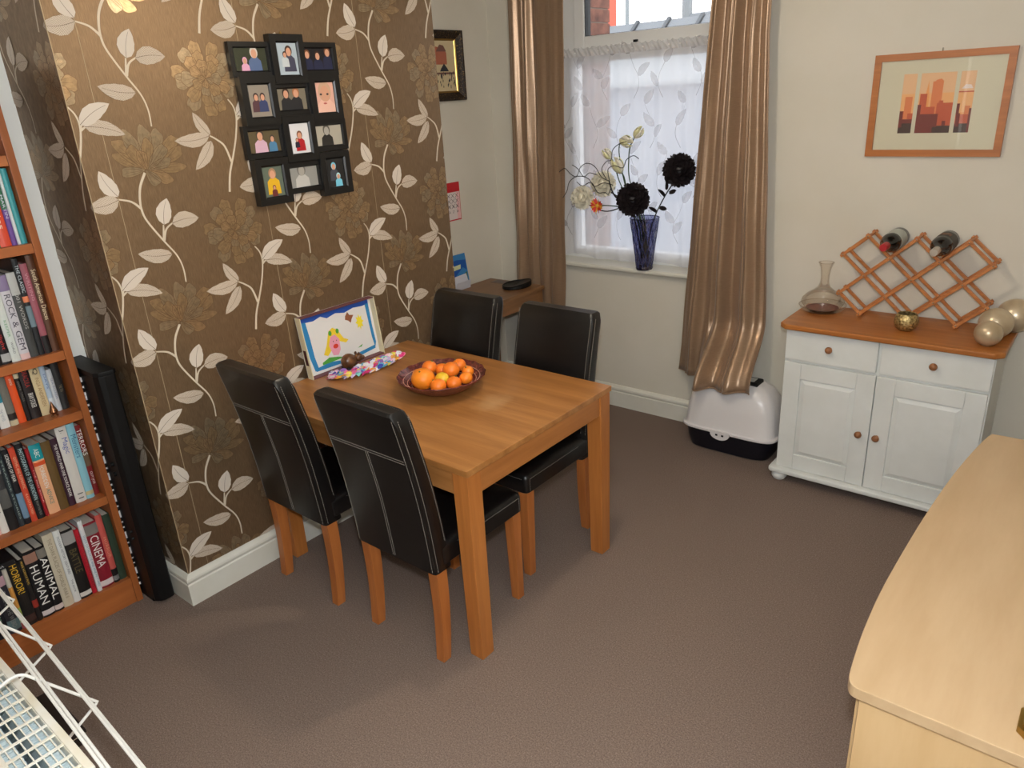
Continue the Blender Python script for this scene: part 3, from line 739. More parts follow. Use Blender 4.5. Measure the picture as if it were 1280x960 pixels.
# ------------------------------------------------------------------ maple sideboard with bowed front
hm = .72
edge = [(2.420, 1.560), (2.395, 1.557), (2.382, 1.545), (2.362, 1.423), (2.339, 1.196), (2.325, .953), (2.318, .728), (2.316, .536), (2.322, .38), (2.333, .26), (2.340, .225), (2.352, .212), (2.372, .210)]
front = [(p.x, p.y) for p in catmull([(a, b, 0) for a, b in edge], 5)]
t = thing('maple_sideboard', 'pale maple sideboard with a bowed front and a brass stand on top', 'sideboard', (2.58, .88, 0))
XS = 2.80
MB().prism(front+[(XS, .210), (XS, 1.560)], lambda u, v, w_: (u, v, w_), hm-.026, hm).build('top', M['maple'], t, bevel=.003)
ins = .012
MB().prism([(2.362, .226), (XS-.01, .226), (XS-.01, .244), (2.358, .244)], lambda u, v, w_: (u, v, w_), .0, hm-.026).build('end_panel', M['maplez'], t, bevel=.001)
MB().prism([(2.385, 1.526), (XS-.01, 1.526), (XS-.01, 1.544), (2.387, 1.544)], lambda u, v, w_: (u, v, w_), .0, hm-.026).build('end_panel', M['maplez'], t, bevel=.001)
dn = 3; ys = [.2465, .68, 1.10, 1.5235]
def bow(y):
    E_ = sorted([(b, a) for a, b in front if .2 < b < 1.556])
    for (y0, x0), (y1, x1) in zip(E_, E_[1:]):
        if y0 <= y <= y1: return x0+(x1-x0)*(y-y0)/max(1e-6, y1-y0)+.018
    return 2.37
for a, b in zip(ys, ys[1:]):
    P = [(bow(a+.002+(b-a-.004)*i/10), a+.002+(b-a-.004)*i/10) for i in range(11)]
    d = MB().prism(P+[(x+.018, y) for x, y in P[::-1]], lambda u, v, w_: (u, v, w_), .06, hm-.032).build('door', M['maplez'], t)
    MB().lathe([(.006, .004), (.006, -.012), (.013, -.018), (.012, -.026), (0, -.028)], (P[5][0], P[8][1], .45), 14, 'x').build('knob', M['steel'], d, smooth=True)
BOX(2.40, XS-.01, .244, 1.526, .03, .05).build('bottom_board', M['maplez'], t)
BOX(2.40, XS-.01, .244, 1.526, 0, .03).build('plinth', M['maplez'], t)
# brass stand on the sideboard
t = thing('brass_stand', 'stepped brass stand on a corner of the maple sideboard', 'ornament', (2.668, .29, hm))
def octp(r, x=2.668, y=.29, a0=PI/8): return [(x+r*math.cos(a0+k*PI/4), y+r*math.sin(a0+k*PI/4)) for k in range(8)]
idn = lambda u, v, w_: (u, v, w_)
MB().prism(octp(.066), idn, hm, hm+.014).build('foot', M['brass'], t, bevel=.002)
MB().prism(octp(.058), idn, hm+.014, hm+.04).build('base', M['brass'], t, bevel=.002)
MB().lathe([(.05, .04), (.03, .05), (.012, .06), (.012, .11), (.018, .115), (.022, .13), (.02, .14), (0, .14)], (2.675, .29, hm), 16).build('stem', M['brass'], t, smooth=True)

# ------------------------------------------------------------------ desk in the alcove
t = thing('small_desk', 'small oak desk with a drawer in the alcove', 'desk', (-.25, 2.1, 0))
dx0, dx1, dy0, dy1, dh = XF+.022, -.035, 1.68, 2.425, .735
BOX(dx0, dx1, dy0, dy1, dh-.022, dh).build('desk_top', M['deskwood'], t, bevel=.003)
for x in (dx0+.01, dx1-.052):
    for y in (dy0+.01, dy1-.052): BOX(x, x+.042, y, y+.042, 0, dh-.022).build('leg', M['deskwood'], t, bevel=.002)
BOX(dx1-.026, dx1-.010, dy0+.052, dy1-.052, dh-.10, dh-.022).build('drawer_front', M['deskwood'], t, bevel=.001)
BOX(dx0+.012, dx0+.028, dy0+.052, dy1-.052, dh-.10, dh-.022).build('back_rail', M['deskwood'], t)
for y in (dy0+.02, dy1-.036): BOX(dx0+.052, dx1-.052, y, y+.016, dh-.10, dh-.022).build('side_rail', M['deskwood'], t)
t = thing('oval_mat', 'black padded oval mouse mat on the desk', 'mouse mat', (-.17, 2.33, dh))
wob = lambda tt, j: 1
mb = MB()
vs = []
n = 36
prof = [(0.0, .0), (.97, .0), (1, .003), (1, .010), (.95, .016), (.85, .014), (0, .012)]
for i in range(n):
    a = 2*PI*i/n
    for r_, h in prof: vs.append((-.17+.075*r_*math.cos(a), 2.33+.105*r_*math.sin(a), dh+h+(.012*max(0, math.cos(a-.5)) if h > .009 and r_ > .5 else 0)))
fs = []
P_ = len(prof)
for i in range(n):
    for j in range(P_-1): fs.append((i*P_+j, ((i+1) % n)*P_+j, ((i+1) % n)*P_+j+1, i*P_+j+1))
mb.add(vs, fs).build('pad', M['black'], t, smooth=True)
mb = MB().tube([(-.17+.072*math.cos(q*2*PI/36), 2.33+.102*math.sin(q*2*PI/36), dh+.016+.012*max(0, math.cos(q*2*PI/36-.5))) for q in range(36)], .004, 6, True); mb.build('piped_rim', M['black'], t, smooth=True)
t = thing('photo_print', 'small brownish photo print lying behind the black mat', 'photo', (-.33, 2.37, dh))
BOX(-.385, -.28, 2.335, 2.405, dh, dh+.002).build('paper', flat((120, 100, 92), .4), t)
BOX(-.378, -.287, 2.342, 2.398, dh+.002, dh+.0024).build('image', flat((92, 70, 66), .4), t)
# painted card leaning on the alcove wall
t = thing('painted_card', 'blue painted card leaning against the alcove wall', 'card', (-.45, 2.13, dh))
lean = lambda u, v, w_: (-.452-.022*v/.2+w_, u, dh+v)
MB().prism([(2.03, 0), (2.222, 0), (2.214, .2), (2.03, .2)], lean, 0, .003).build('board', flat((60, 132, 190), .6), t)
mb = MB(); disc2(mb, lean, [(2.03, .09), (2.10, .07), (2.18, .12), (2.21, .10), (2.212, .16), (2.13, .17), (2.03, .15)], .0035, 0); disc2(mb, lean, [(2.08, .11), (2.16, .115), (2.165, .14), (2.09, .135)], .0040, 1); disc2(mb, lean, [(2.15, .03), (2.21, .02), (2.21, .09), (2.17, .075)], .0038, 2)
mb.build('painted_shapes', [flat((26, 86, 168), .6), flat((214, 222, 176), .6), flat((70, 110, 84), .6)], t)
t = thing('folded_note', 'white folded note propped in front of the blue painted card', 'note', (-.43, 2.14, dh))
lean2 = lambda u, v, w_: (-.425-.016*v/.09+w_, u, dh+v)
MB().prism([(2.06, .0), (2.19, 0), (2.18, .085), (2.08, .08)], lean2, 0, .0025).build('sheet', flat((206, 206, 214), .7), t)
MB().prism([(2.06, .0), (2.19, 0), (2.185, .05), (2.07, .05)], lambda u, v, w_: (-.425+.012*v/.05+w_, u, dh+v), .004, .0060).build('front_leaf', flat((206, 206, 214), .7), t)
# calendar
t = thing('wall_calendar', 'small calendar with red header hanging on the alcove wall', 'calendar', (XF, 2.13, 1.135))
cal = lambda u, v, w_: (XF+w_, u, v)
MB().prism([(2.035, 1.135), (2.222, 1.135), (2.222, 1.352), (2.035, 1.352)], cal, .0, .004).build('backing', flat((196, 40, 48), .5), t)
pg = MB().prism([(2.040, 1.142), (2.216, 1.142), (2.216, 1.298), (2.040, 1.298)], cal, .004, .006).build('date_sheet', flat((222, 210, 206), .7), t)
mb = MB()
mb.prism([(2.188, 1.143), (2.213, 1.143), (2.213, 1.296), (2.188, 1.296)], cal, .006, .0064); mb.build('sunday_column', flat((232, 186, 186), .7), pg)
for r_ in range(5):
    for c_ in range(5):
        d = 3+r_*7+c_
        y = 2.050+c_*.033; z = 1.27-r_*.03
        if d <= 31 and (r_ > 1): lettering(str(d), flat((60, 50, 60), .7), pg, (XF+.0066, y, z), (0, 1, 0), (0, 0, 1), .016, .013, 'date_number')
        if r_ <= 2:
            mb = MB(); mb.tube([(XF+.0068, y-.004, z-.004), (XF+.0068, y+.022, z+.02)], .0012, 4); mb.tube([(XF+.0068, y-.004, z+.02), (XF+.0068, y+.022, z-.004)], .0012, 4); mb.build('pen_cross', flat((40, 34, 44), .7), pg)
# dark framed painting in the alcove
t = thing('ornate_painting', 'small painting of a crowd by a red building in an ornate dark frame', 'painting', (XF, 2.12, 1.79))
ya, yb_, za, zb_ = 1.90, 2.315, 1.793, 2.150
al = lambda u, v, w_: (XF+w_, u, v)
def frame(t, fn, a, b, c, d, w_, dep, m, name='frame', prof=None, dz=0):
    prof = prof or [(0, 0), (0, dep), (w_*.25, dep*1.0), (w_*.6, dep*.7), (w_, dep*.45), (w_, 0)]
    vs = []; n = len(prof)
    for (sx, sy) in ((0, 0), (1, 0), (1, 1), (0, 1)):
        for q, h in prof:
            u = a+q if not sx else b-q; v = c+q if not sy else d-q; vs.append(fn(u, v, h+dz))
    fs = []
    for k in range(4):
        for j in range(n): fs.append((k*n+j, k*n+(j+1) % n, ((k+1) % 4)*n+(j+1) % n, ((k+1) % 4)*n+j))
    return MB().add(vs, fs).build(name, m, t)
dkf = noisy(mat('carved_dark_frame', (40, 30, 24), .4, .2), [(.42, (26, 20, 17)), (.6, (60, 44, 30)), (.72, (150, 120, 70))], (1, 1, 1), 130, 4, .9, 150, dist=.004)
frame(t, al, ya, yb_, za, zb_, .042, .034, dkf)
frame(t, al, ya+.042, yb_-.042, za+.042, zb_-.042, .010, .016, M['brass'], 'gilt_slip')
MB().prism([(ya+.05, za+.05), (yb_-.05, za+.05), (yb_-.05, zb_-.05), (ya+.05, zb_-.05)], al, .002, .008).build('canvas', flat((206, 188, 150), .6), t)
mb = MB(); disc2(mb, al, [(1.97, 1.98), (2.20, 1.98), (2.20, 2.04), (2.17, 2.06), (2.12, 2.07), (2.08, 2.055), (1.97, 2.05)], .0085, 0); disc2(mb, al, [(2.12, 2.045), (2.20, 2.045), (2.18, 2.075), (2.15, 2.08)], .0087, 2)
disc2(mb, al, [(2.14, 1.945), (2.21, 1.945), (2.20, 1.96), (2.175, 1.985), (2.15, 1.96)], .0088, 1)
disc2(mb, al, [(1.955, 1.93), (2.255, 1.93), (2.255, 1.94), (1.955, 1.94)], .0089, 2)
rr = random.Random(4)
for k in range(60):
    y = rr.uniform(1.96, 2.25); z = rr.uniform(1.85, 1.93); h = rr.uniform(.012, .026); disc2(mb, al, [(y, z), (y+.005, z), (y+.006, z+h*.7), (y+.003, z+h), (y, z+h*.7)], .009+k*.00001, 1 if k % 5 else 2)
mb.build('painted_scene', [flat((176, 104, 80), .6), flat((46, 46, 52), .6), flat((120, 84, 74), .6)], t)
# picture on window wall
t = thing('skyline_picture', 'framed orange city skyline print in three panels on the window wall', 'picture', (1.9, W, 1.47))
px0, px1, pz0, pz1 = 1.651, 2.153, 1.470, 1.872
pw = lambda u, v, w_: (u, W-w_, v)
frame(t, pw, px0, px1, pz0, pz1, .027, .022, M['frameoak'], prof=[(0, 0), (0, .022), (.027, .022), (.027, .008), (.027, 0)])
MB().prism([(px0+.02, pz0+.02), (px1-.02, pz0+.02), (px1-.02, pz1-.02), (px0+.02, pz1-.02)], pw, .002, .012).build('mount', flat((214, 206, 180), .6), t)
def panel(a, b, z0, z1, sil):
    mb = MB()
    sky = [(232, 186, 140), (238, 178, 116), (236, 160, 88)]
    for k in range(3): disc2(mb, pw, [(a, lerp(z0, z1, 1-(k+1)/3)), (b, lerp(z0, z1, 1-(k+1)/3)), (b, lerp(z0, z1, 1-k/3)), (a, lerp(z0, z1, 1-k/3))], .0123, k)
    for i, (pts, mi) in enumerate(sil): disc2(mb, pw, [(lerp(a, b, u), lerp(z0, z1, v)) for u, v in pts], .0125+i*.0001, mi)
    mb.build('print_panel', [flat(c, .5) for c in (*sky, (222, 128, 72), (196, 84, 44), (120, 36, 26), (64, 34, 26), (236, 216, 206))], t)
rc = lambda a, b, h, h0=0: [(a, h0), (b, h0), (b, h), (a, h)]
panel(1.768, 1.818, 1.563, 1.793, [(rc(.3, .85, .62), 3), (rc(0, .3, .38), 4), (rc(.6, 1, .34), 4), (rc(0, 1, .24), 5), (rc(0, 1, .17), 6), (rc(0, .25, .38, .1), 5)])
panel(1.833, 1.960, 1.563, 1.793, [([(.12, 0), (.3, 0), (.3, .6), (.24, .88), (.18, .6)], 2), (rc(.36, .66, .86), 3), ([(.36, .3), (.66, .3), (.66, .86), (.58, .90), (.44, .88)], 3), (rc(.04, .24, .66), 4), (rc(.2, .5, .44), 4), (rc(.55, 1, .5), 4), (rc(.6, .72, .54), 4), (rc(0, .1, .48), 5), (rc(0, .62, .32), 5), (rc(.62, 1, .12), 6), (rc(.76, .86, .2, .12), 5), (rc(.5, 1, .10), 6)])
panel(1.975, 2.028, 1.563, 1.793, [([(.15, .72), (.9, .72), (.75, .78), (.4, .79)], 7), (rc(0, 1, .68, .66), 4), (rc(.55, .9, .44), 3), (rc(0, .2, .48), 5), (rc(0, 1, .3), 4), (rc(.0, 1, .15), 6), (rc(.05, .3, .32, .1), 5), (rc(.85, 1, .4), 5)])
BOX(px0+.02, px1-.02, W-.0155, W-.014, pz0+.02, pz1-.02).build('glass', M['pane'], t)
MB().tube([(1.895, W-.004, pz1-.002), (1.895, W-.006, pz1+.012)], .0025, 6).build('hook', M['steel'], t)

# ------------------------------------------------------------------ photo collage on the wallpaper
t = thing('photo_collage', 'black frame collage of twelve family photos on the papered wall', 'picture frame', (0, .81, 1.46))
cl = lambda u, v, w_: (.001+w_, u, v)
skin = (214, 160, 132)
def fig(mb, w_, cx, cy, s_, cloth, hair, face=1):   # seated or standing figure: body, head, hair
    disc2(mb, w_, [(cx-.30*s_, cy-.55*s_), (cx+.30*s_, cy-.55*s_), (cx+.27*s_, cy-.05*s_), (cx+.12*s_, cy+.08*s_), (cx-.12*s_, cy+.08*s_), (cx-.27*s_, cy-.05*s_)], mb.o, cloth); mb.o += .00008
    disc2(mb, w_, ell(cx, cy+.25*s_, .175*s_, .21*s_), mb.o, hair); mb.o += .00008
    disc2(mb, w_, ell(cx, cy+.205*s_, .125*s_, .165*s_), mb.o, face); mb.o += .00008
pal_base = [skin]
photos = [  # (background, extra colours, drawing list of (cx,cy,s,cloth,hair))
 ((56, 60, 44), [(230, 170, 200), (214, 206, 196), (90, 110, 150)], [(.62, .5, .9, 4, 3), (.32, .28, .55, 2, 2)]),
 ((176, 190, 200), [(70, 70, 90), (60, 40, 34), (200, 206, 210)], [(.58, .55, .75, 2, 3), (.38, .52, .45, 4, 3)]),
 ((24, 22, 28), [(36, 40, 70), (120, 74, 46), (60, 36, 26)], [(.15, .48, .75, 2, 3), (.50, .42, .75, 2, 4), (.85, .56, .8, 2, 3)]),
 ((150, 140, 128), [(90, 60, 66), (60, 70, 110), (60, 44, 40)], [(.35, .48, .55, 2, 4), (.65, .48, .55, 3, 4)]),
 ((128, 120, 104), [(40, 40, 44), (60, 38, 28), (176, 110, 70)], [(.33, .5, .85, 2, 3), (.66, .52, .85, 2, 4)]),
 ((226, 176, 160), [(236, 190, 172), (206, 168, 140), (200, 150, 130)], [(.5, .30, 1.5, 2, 3)]),
 ((96, 84, 60), [(214, 176, 196), (70, 60, 52), (80, 130, 170)], [(.38, .5, .9, 2, 3), (.75, .42, .6, 4, 3)]),
 ((222, 222, 226), [(176, 30, 40), (120, 80, 60), (50, 44, 60)], [(.5, .45, .62, 2, 3), (.34, .38, .3, 4, 3)]),
 ((176, 170, 156), [(44, 42, 40), (90, 84, 76), (200, 196, 184)], [(.45, .46, .95, 2, 3)]),
 ((96, 108, 96), [(226, 178, 40), (170, 130, 100), (110, 50, 50)], [(.5, .55, .8, 2, 3), (.5, .22, .35, 4, 4)]),
 ((150, 150, 146), [(196, 194, 190), (112, 108, 104), (60, 58, 58)], [(.45, .5, 1.1, 2, 3)]),
 ((36, 36, 36), [(70, 74, 84), (120, 200, 226), (170, 220, 230)], [(.42, .58, .6, 2, 3), (.62, .25, .5, 3, 4)])]
cols_ = (.661, .811, .960); rows_ = (1.980, 1.839, 1.696, 1.550)
for k in range(12):
    r_, c_ = divmod(k, 3); port = (r_+c_) % 2 == 1
    cy_, cz_ = cols_[c_], rows_[r_]
    if port: w2, h2, dep, bd = .148, .170, .034, .030
    else: w2, h2, dep, bd = .176, .118, .020, .021
    a, b, c, d = cy_-w2/2, cy_+w2/2, cz_-h2/2, cz_+h2/2
    fr = frame(t, cl, a, b, c, d, bd, dep, M['blacksat'], 'photo_frame', [(0, 0), (0, dep), (bd*.8, dep), (bd, dep-.005), (bd, 0)])
    a, b, c, d = a+bd-.002, b-bd+.002, c+bd-.002, d-bd+.002
    mb = MB(); mb.prism([(a, c), (b, c), (b, d), (a, d)], cl, .002, dep-.010); mb.o = dep-.0097
    bgc, ex, draw = photos[k]; s_ = min(b-a, d-c)
    for (fx, fy, fs_, clo, hr) in draw:
        fs_ *= 1.3
        n0 = len(mb.v); fig(mb, cl, lerp(a, b, fx), lerp(c, d, fy), s_*fs_, clo, hr, 1)
        for q in range(n0, len(mb.v)):
            x, y, z = mb.v[q]; mb.v[q] = (x, min(max(y, a+.0005), b-.0005), min(max(z, c+.0005), d-.0005))
    mono = k in (8, 10)
    ph = mb.build('photo', [flat(bgc, .3)]+[flat((170, 166, 158) if mono else skin, .3)]+[flat(e, .3) for e in ex], fr, fix=False)
    if k == 5:   # baby's face
        mb = MB()
        for dx in (-.016, .016): disc2(mb, cl, ell(cy_+dx-.004, cz_+.012, .006, .004, 8), dep-.0088, 0)
        disc2(mb, cl, ell(cy_-.004, cz_-.022, .009, .0035, 8), dep-.0088, 1); mb.build('face_print', [flat((60, 50, 54), .3), flat((190, 96, 90), .3)], fr, fix=False)
MB().prism([(.803, 2.062), (.823, 2.062), (.813, 2.078)], cl, 0, .002).build('hanger', M['brass'], t)

# ------------------------------------------------------------------ child's painting in a box lid
t = thing('box_lid_painting', 'child painting of a blonde girl in a cream box lid leaning on the wall', 'painting', (.03, .86, TH))
by0, by1, bh = .662, 1.062, .262
tilt = .06
bl = lambda u, v, w_: (.036-.030*v/bh+w_, u, TH+v)
cream, mauve = flat((222, 210, 176), .6), flat((104, 60, 66), .6)
MB().prism([(by0, 0), (by1, 0), (by1, bh), (by0, bh)], bl, 0, .003).build('lid_back', flat((226, 224, 222), .6), t)
lid_d = .034
for nm, q, m in (('lid_side', [(by0, 0), (by0+.004, 0), (by0+.004, bh), (by0, bh)], cream), ('lid_side', [(by1-.004, 0), (by1, 0), (by1, bh), (by1-.004, bh)], cream), ('lid_edge', [(by0+.004, 0), (by1-.004, 0), (by1-.004, .004), (by0+.004, .004)], mauve), ('lid_edge', [(by0+.004, bh-.004), (by1-.004, bh-.004), (by1-.004, bh), (by0+.004, bh)], mauve)):
    MB().prism(q, bl, .003, lid_d).build(nm, m, t)
MB().prism([(by0-.0006, .06), (by0, .06), (by0, .125), (by0-.0006, .125)], bl, .008, .026).build('maker_label', flat((70, 20, 28), .6), t)
mb = MB(); rr = random.Random(5)
U = lambda u: by0+.004+(by1-by0-.008)*u
V = lambda v: .004+(bh-.008)*v
def blot(pts, mi, o): disc2(mb, bl, [(U(a), V(b)) for a, b in pts], o, mi)
blot([(.03, .98), (.5, .995), (.97, .985), (.97, .90), (.88, .88), (.75, .90), (.62, .86), (.5, .9), (.38, .86), (.30, .92), (.2, .88), (.03, .90)], 0, .0036)
blot([(.04, .9), (.1, .9), (.115, .6), (.12, .3), (.14, .1), (.09, .06), (.06, .3)], 1, .0037)
blot([(.92, .9), (.97, .9), (.965, .5), (.975, .2), (.95, .1), (.93, .3), (.925, .6)], 1, .0037)
blot([(.1, .1), (.3, .13), (.5, .08), (.75, .12), (.95, .15), (.95, .09), (.7, .05), (.4, .04), (.1, .05)], 1, .0038)
blot([(.24, .28), (.30, .42), (.36, .64), (.42, .68), (.48, .62), (.54, .45), (.60, .40), (.56, .36), (.48, .42), (.42, .34), (.34, .3), (.29, .24)], 3, .0039)
blot([(.36, .22), (.33, .4), (.37, .54), (.43, .56), (.48, .46), (.47, .28), (.43, .2)], 4, .0041)
blot(ell(.415, .36, .035, .04, 12), 5, .0043)
blot(ell(.375, .60, .022, .045, 10), 6, .0044); blot(ell(.475, .60, .022, .045, 10), 6, .0044)
blot([(.2, .16), (.3, .21), (.42, .17), (.5, .13), (.3, .12), (.2, .12)], 6, .0040)
blot([(.7, .20), (.78, .24), (.76, .2)], 6, .004)
blot([(.62, .80), (.66, .86), (.68, .80), (.735, .78), (.70, .72), (.68, .66), (.65, .71), (.61, .74)], 7, .0042)
st_ = []
for k in range(16): r_ = .095 if k % 2 == 0 else .055; st_.append((.80+r_*.62*math.cos(k*PI/8), .63+r_*1.5*math.sin(k*PI/8)))
blot(st_, 8, .0040)
for x in (.395, .44): blot(ell(x, .45, .006, .012, 8), 9, .0044)
mb.build('paint', [flat(c, .7) for c in ((34, 84, 178), (44, 130, 186), (226, 224, 222), (238, 206, 52), (236, 160, 182), (214, 60, 44), (80, 160, 60), (140, 84, 54), (240, 222, 50), (90, 60, 60))], t, fix=False)

# carved figurine in front
t = thing('wooden_figurine', 'small round carved brown wooden animal in front of the painting', 'figurine', (.092, .845, TH))
fw = noisy(mat('carved_wood', (92, 58, 34), .3), [(.3, (60, 36, 22)), (.7, (128, 84, 50))], (1, 1, 1), 40, 4)
MB().ball((.092, .838, TH+.034), .034, 20, 14, (.9, 1.05, 1)).build('body', fw, t, smooth='all')
hd = MB().ball((.100, .886, TH+.040), .019, 16, 10, (1, 1.1, .95)).build('head', fw, t, smooth='all')
MB().ball((.108, .904, TH+.036), .009, 10, 8).build('snout', fw, hd, smooth='all')
for dx in (-.010, .012): MB().ball((.098+dx, .882, TH+.059), .007, 10, 8, (.5, 1, 1)).build('ear', fw, hd, smooth='all')
for dx, dy in ((-.016, -.02), (.018, -.02), (-.014, .025), (.02, .025)): MB().ball((.092+dx, .838+dy, TH+.008), .009, 10, 8, (1, 1, .9)).build('foot', M['dark'], t, smooth='all')

# feather-like paper garland
t = thing('paper_garland', 'pastel paper garland of overlapping coloured petals lying on the table', 'garland', (.17, .88, TH))
cl_ = [(240, 120, 170), (240, 224, 90), (110, 190, 220), (238, 236, 240), (150, 110, 190), (226, 60, 130), (60, 80, 190), (250, 180, 70), (140, 220, 210), (250, 200, 220), (236, 236, 246), (206, 190, 232)]
rr = random.Random(9)
path = catmull([(.100, .715, 0), (.170, .775, 0), (.182, .87, 0), (.178, .96, 0), (.165, 1.035, 0)], 9)
n = 0
lob = {}
for q, p in enumerate(path):
    for s_ in range(5):
        off = (s_-2)*.0235+rr.uniform(-.003, .003)
        cy = rr.choice(cl_)
        if cy not in lob:
            b_ = MB(); P = [(0, 0, 0), (.015, -.0125, .006), (.029, -.011, .0075), (.036, 0, .005), (.029, .011, .0075), (.015, .0125, .006)]
            b_.add(P+[(x, y, z+.0015) for x, y, z in P], [(0, 1, 2, 3, 4, 5)[::-1], (6, 7, 8, 9, 10, 11)]+[(i, (i+1) % 6, 6+(i+1) % 6, 6+i) for i in range(6)])
            me = b_.mesh('paper_petal'); me.materials.append(flat(cy, .7)); lob[cy] = me
        if rr.random() < .8:
            o = put('paper_petal', lob[cy], t); tan = (path[min(q+1, len(path)-1)]-path[max(0, q-1)]).normalized(); nn = Vector((-tan.y, tan.x, 0))
            wv = 1-.35*abs(2*q/len(path)-1)
            o.matrix_parent_inverse = t.matrix_basis.inverted()
            o.location = p+nn*off*wv+Vector((0, 0, TH+.001+.010*(1-(off/.055)**2)+.001*(q % 3))); o.rotation_euler = (rr.uniform(-.25, .25), rr.uniform(-.35, .1), math.atan2(tan.y, tan.x)+rr.uniform(-.7, .7)+(.5 if off < 0 else -.5))
MB().tube([(p.x, p.y, TH+.003) for p in path], .003, 6).build('garland_cord', flat((236, 236, 240), .7), t)

# fruit bowl and fruit
BC = (.622, .872)
t = thing('fruit_bowl', 'dark red glazed bowl with a wavy rim on the dining table', 'bowl', (*BC, TH))
bowlm = noisy(mat('red_brown_glaze', (92, 36, 34), .22), [(.35, (66, 24, 24)), (.6, (112, 50, 44)), (.75, (150, 88, 72))], (1, 1, 1), 90, 4, .6, 110, dist=.002)
bowlo = noisy(mat('bowl_outside', (118, 66, 46), .55), [(.3, (92, 48, 34)), (.7, (142, 86, 60))], (1, 1, 3), 90, 4, .6, 110, dist=.002)
wb = lambda t_, j: ((1+.010*math.sin(18*t_)*(j in (4, 5, 6, 7)), .0015*math.sin(18*t_+1)*(j in (4, 5, 6, 7))))
MB().shell([(0, .002), (.06, .0), (.10, .012), (.140, .036), (.168, .062), (.174, .067), (.172, .070), (.165, .064), (.135, .040), (.097, .019), (.06, .010), (0, .009)], (*BC, TH), 84, wob=wb).build('bowl', [bowlo, bowlm], t, smooth=True)
bo = t.children[0]
for p in bo.data.polygons:
    if p.normal.z > .05 or p.center.z > TH+.066: p.material_index = 1
mb = MB()
for ring, (r_, h) in enumerate(((.150, .0535), (.135, .0425), (.118, .0318))): mb.tube([(BC[0]+r_*math.cos(q*PI/40), BC[1]+r_*math.sin(q*PI/40), TH+h) for q in range(80)], .0014, 5, True)
mb.build('rim_pattern', flat((196, 150, 130), .3), bo, smooth=True)
omat = {}
def citrus(name, c): return noisy(mat(name, c, .42), [(.3, tuple(int(k*.95) for k in c)), (.7, c)], (1, 1, 1), 20, 4, .5, 160, dist=.001)
omat['orange'] = citrus('orange_peel', (250, 142, 34)); omat['tangerine'] = citrus('tangerine_peel', (250, 130, 36)); omat['clementine'] = citrus('clementine_peel', (250, 138, 34)); omat['lemon'] = citrus('lemon_peel', (240, 196, 50))
FR = [((0.594, 0.799, 0.805), .047, 'orange', 'large pale orange at the edge of the fruit bowl'), ((0.556, 0.874, 0.821), .030, 'tangerine', 'tangerine resting on the fruit beside the large orange'),
      ((0.531, 0.836, 0.798), .026, 'clementine', 'clementine between the large orange and the painted box lid'), ((0.574, 0.924, 0.798), .029, 'tangerine', 'tangerine lying between the two highest fruit in the bowl'),
      ((0.638, 0.912, 0.815), .034, 'tangerine', 'glossy tangerine on top of the heap in the middle of the bowl'), ((0.608, 0.989, 0.805), .028, 'tangerine', 'tangerine against the bowl rim on the desk side'),
      ((0.68, 0.962, 0.8), .024, 'clementine', 'small clementine touching the rim on the window side of the bowl'), ((0.726, 0.901, 0.801), .026, 'clementine', 'small clementine next to the smallest fruit in the bowl'),
      ((0.709, 0.85, 0.794), .029, 'tangerine', 'deep orange tangerine beside the lemon'), ((0.652, 0.846, 0.801), .027, 'lemon', 'yellow lemon in the middle of the orange fruit'),
      ((0.679, 0.795, 0.794), .031, 'tangerine', 'tangerine low in the bowl between the lemon and the large orange')]
for k, ((x, y, z), r_, kind, lab) in enumerate(FR):
    rr = random.Random(k)
    t = thing({'orange': 'orange', 'lemon': 'lemon'}.get(kind, 'tangerine'), lab, 'fruit', (x, y, z-r_), 0, 'fruit in the bowl')
    sq = (1, 1, .9) if kind != 'lemon' else (1.1, .95, .95)
    b_ = MB().ball((x, y, z), r_, 26, 18, sq, fn=lambda t_, p_: 1-.06*math.exp(-((PI-p_)/.25)**2)).build('peel', omat[kind], t, smooth='all')
    a, e = rr.uniform(0, 6), rr.uniform(.5, 1.2)
    n_ = Vector((math.cos(a)*math.cos(e), math.sin(a)*math.cos(e), math.sin(e)))
    MB().ball(Vector((x, y, z))+n_*r_*.93, .0035, 8, 6).build('stem_end', flat((96, 110, 50), .7), t, smooth='all')

# ------------------------------------------------------------------ bookcase
FX = -.20; BY1 = -.113; BY0 = -.868; BXB = XN+.006
t = thing('bookcase', 'cherry wood bookcase with open shelves full of books', 'bookcase', (-.3, -.49, 0))
for y in (BY0, BY1-.024): BOX(BXB, FX, y, y+.024, 0, 1.98).build('side_panel', M['bookwoodz'], t, bevel=.001)
iy0, iy1 = BY0+.0245, BY1-.0245
SH = [.113, .485, .838, 1.066, 1.441, 1.72]
for z in SH: BOX(BXB+.006, FX-.003, iy0, iy1, z-.032, z).build('shelf', M['bookwood'], t, bevel=.001)
BOX(BXB+.006, FX, iy0, iy1, 1.945, 1.98).build('top_board', M['bookwood'], t, bevel=.001)
BOX(FX-.024, FX-.006, iy0, iy1, 0, .081).build('kick_board', M['bookwood'], t)
BOX(BXB, BXB+.005, iy0, iy1, 0, 1.975).build('back_board', M['bookwood'], t)
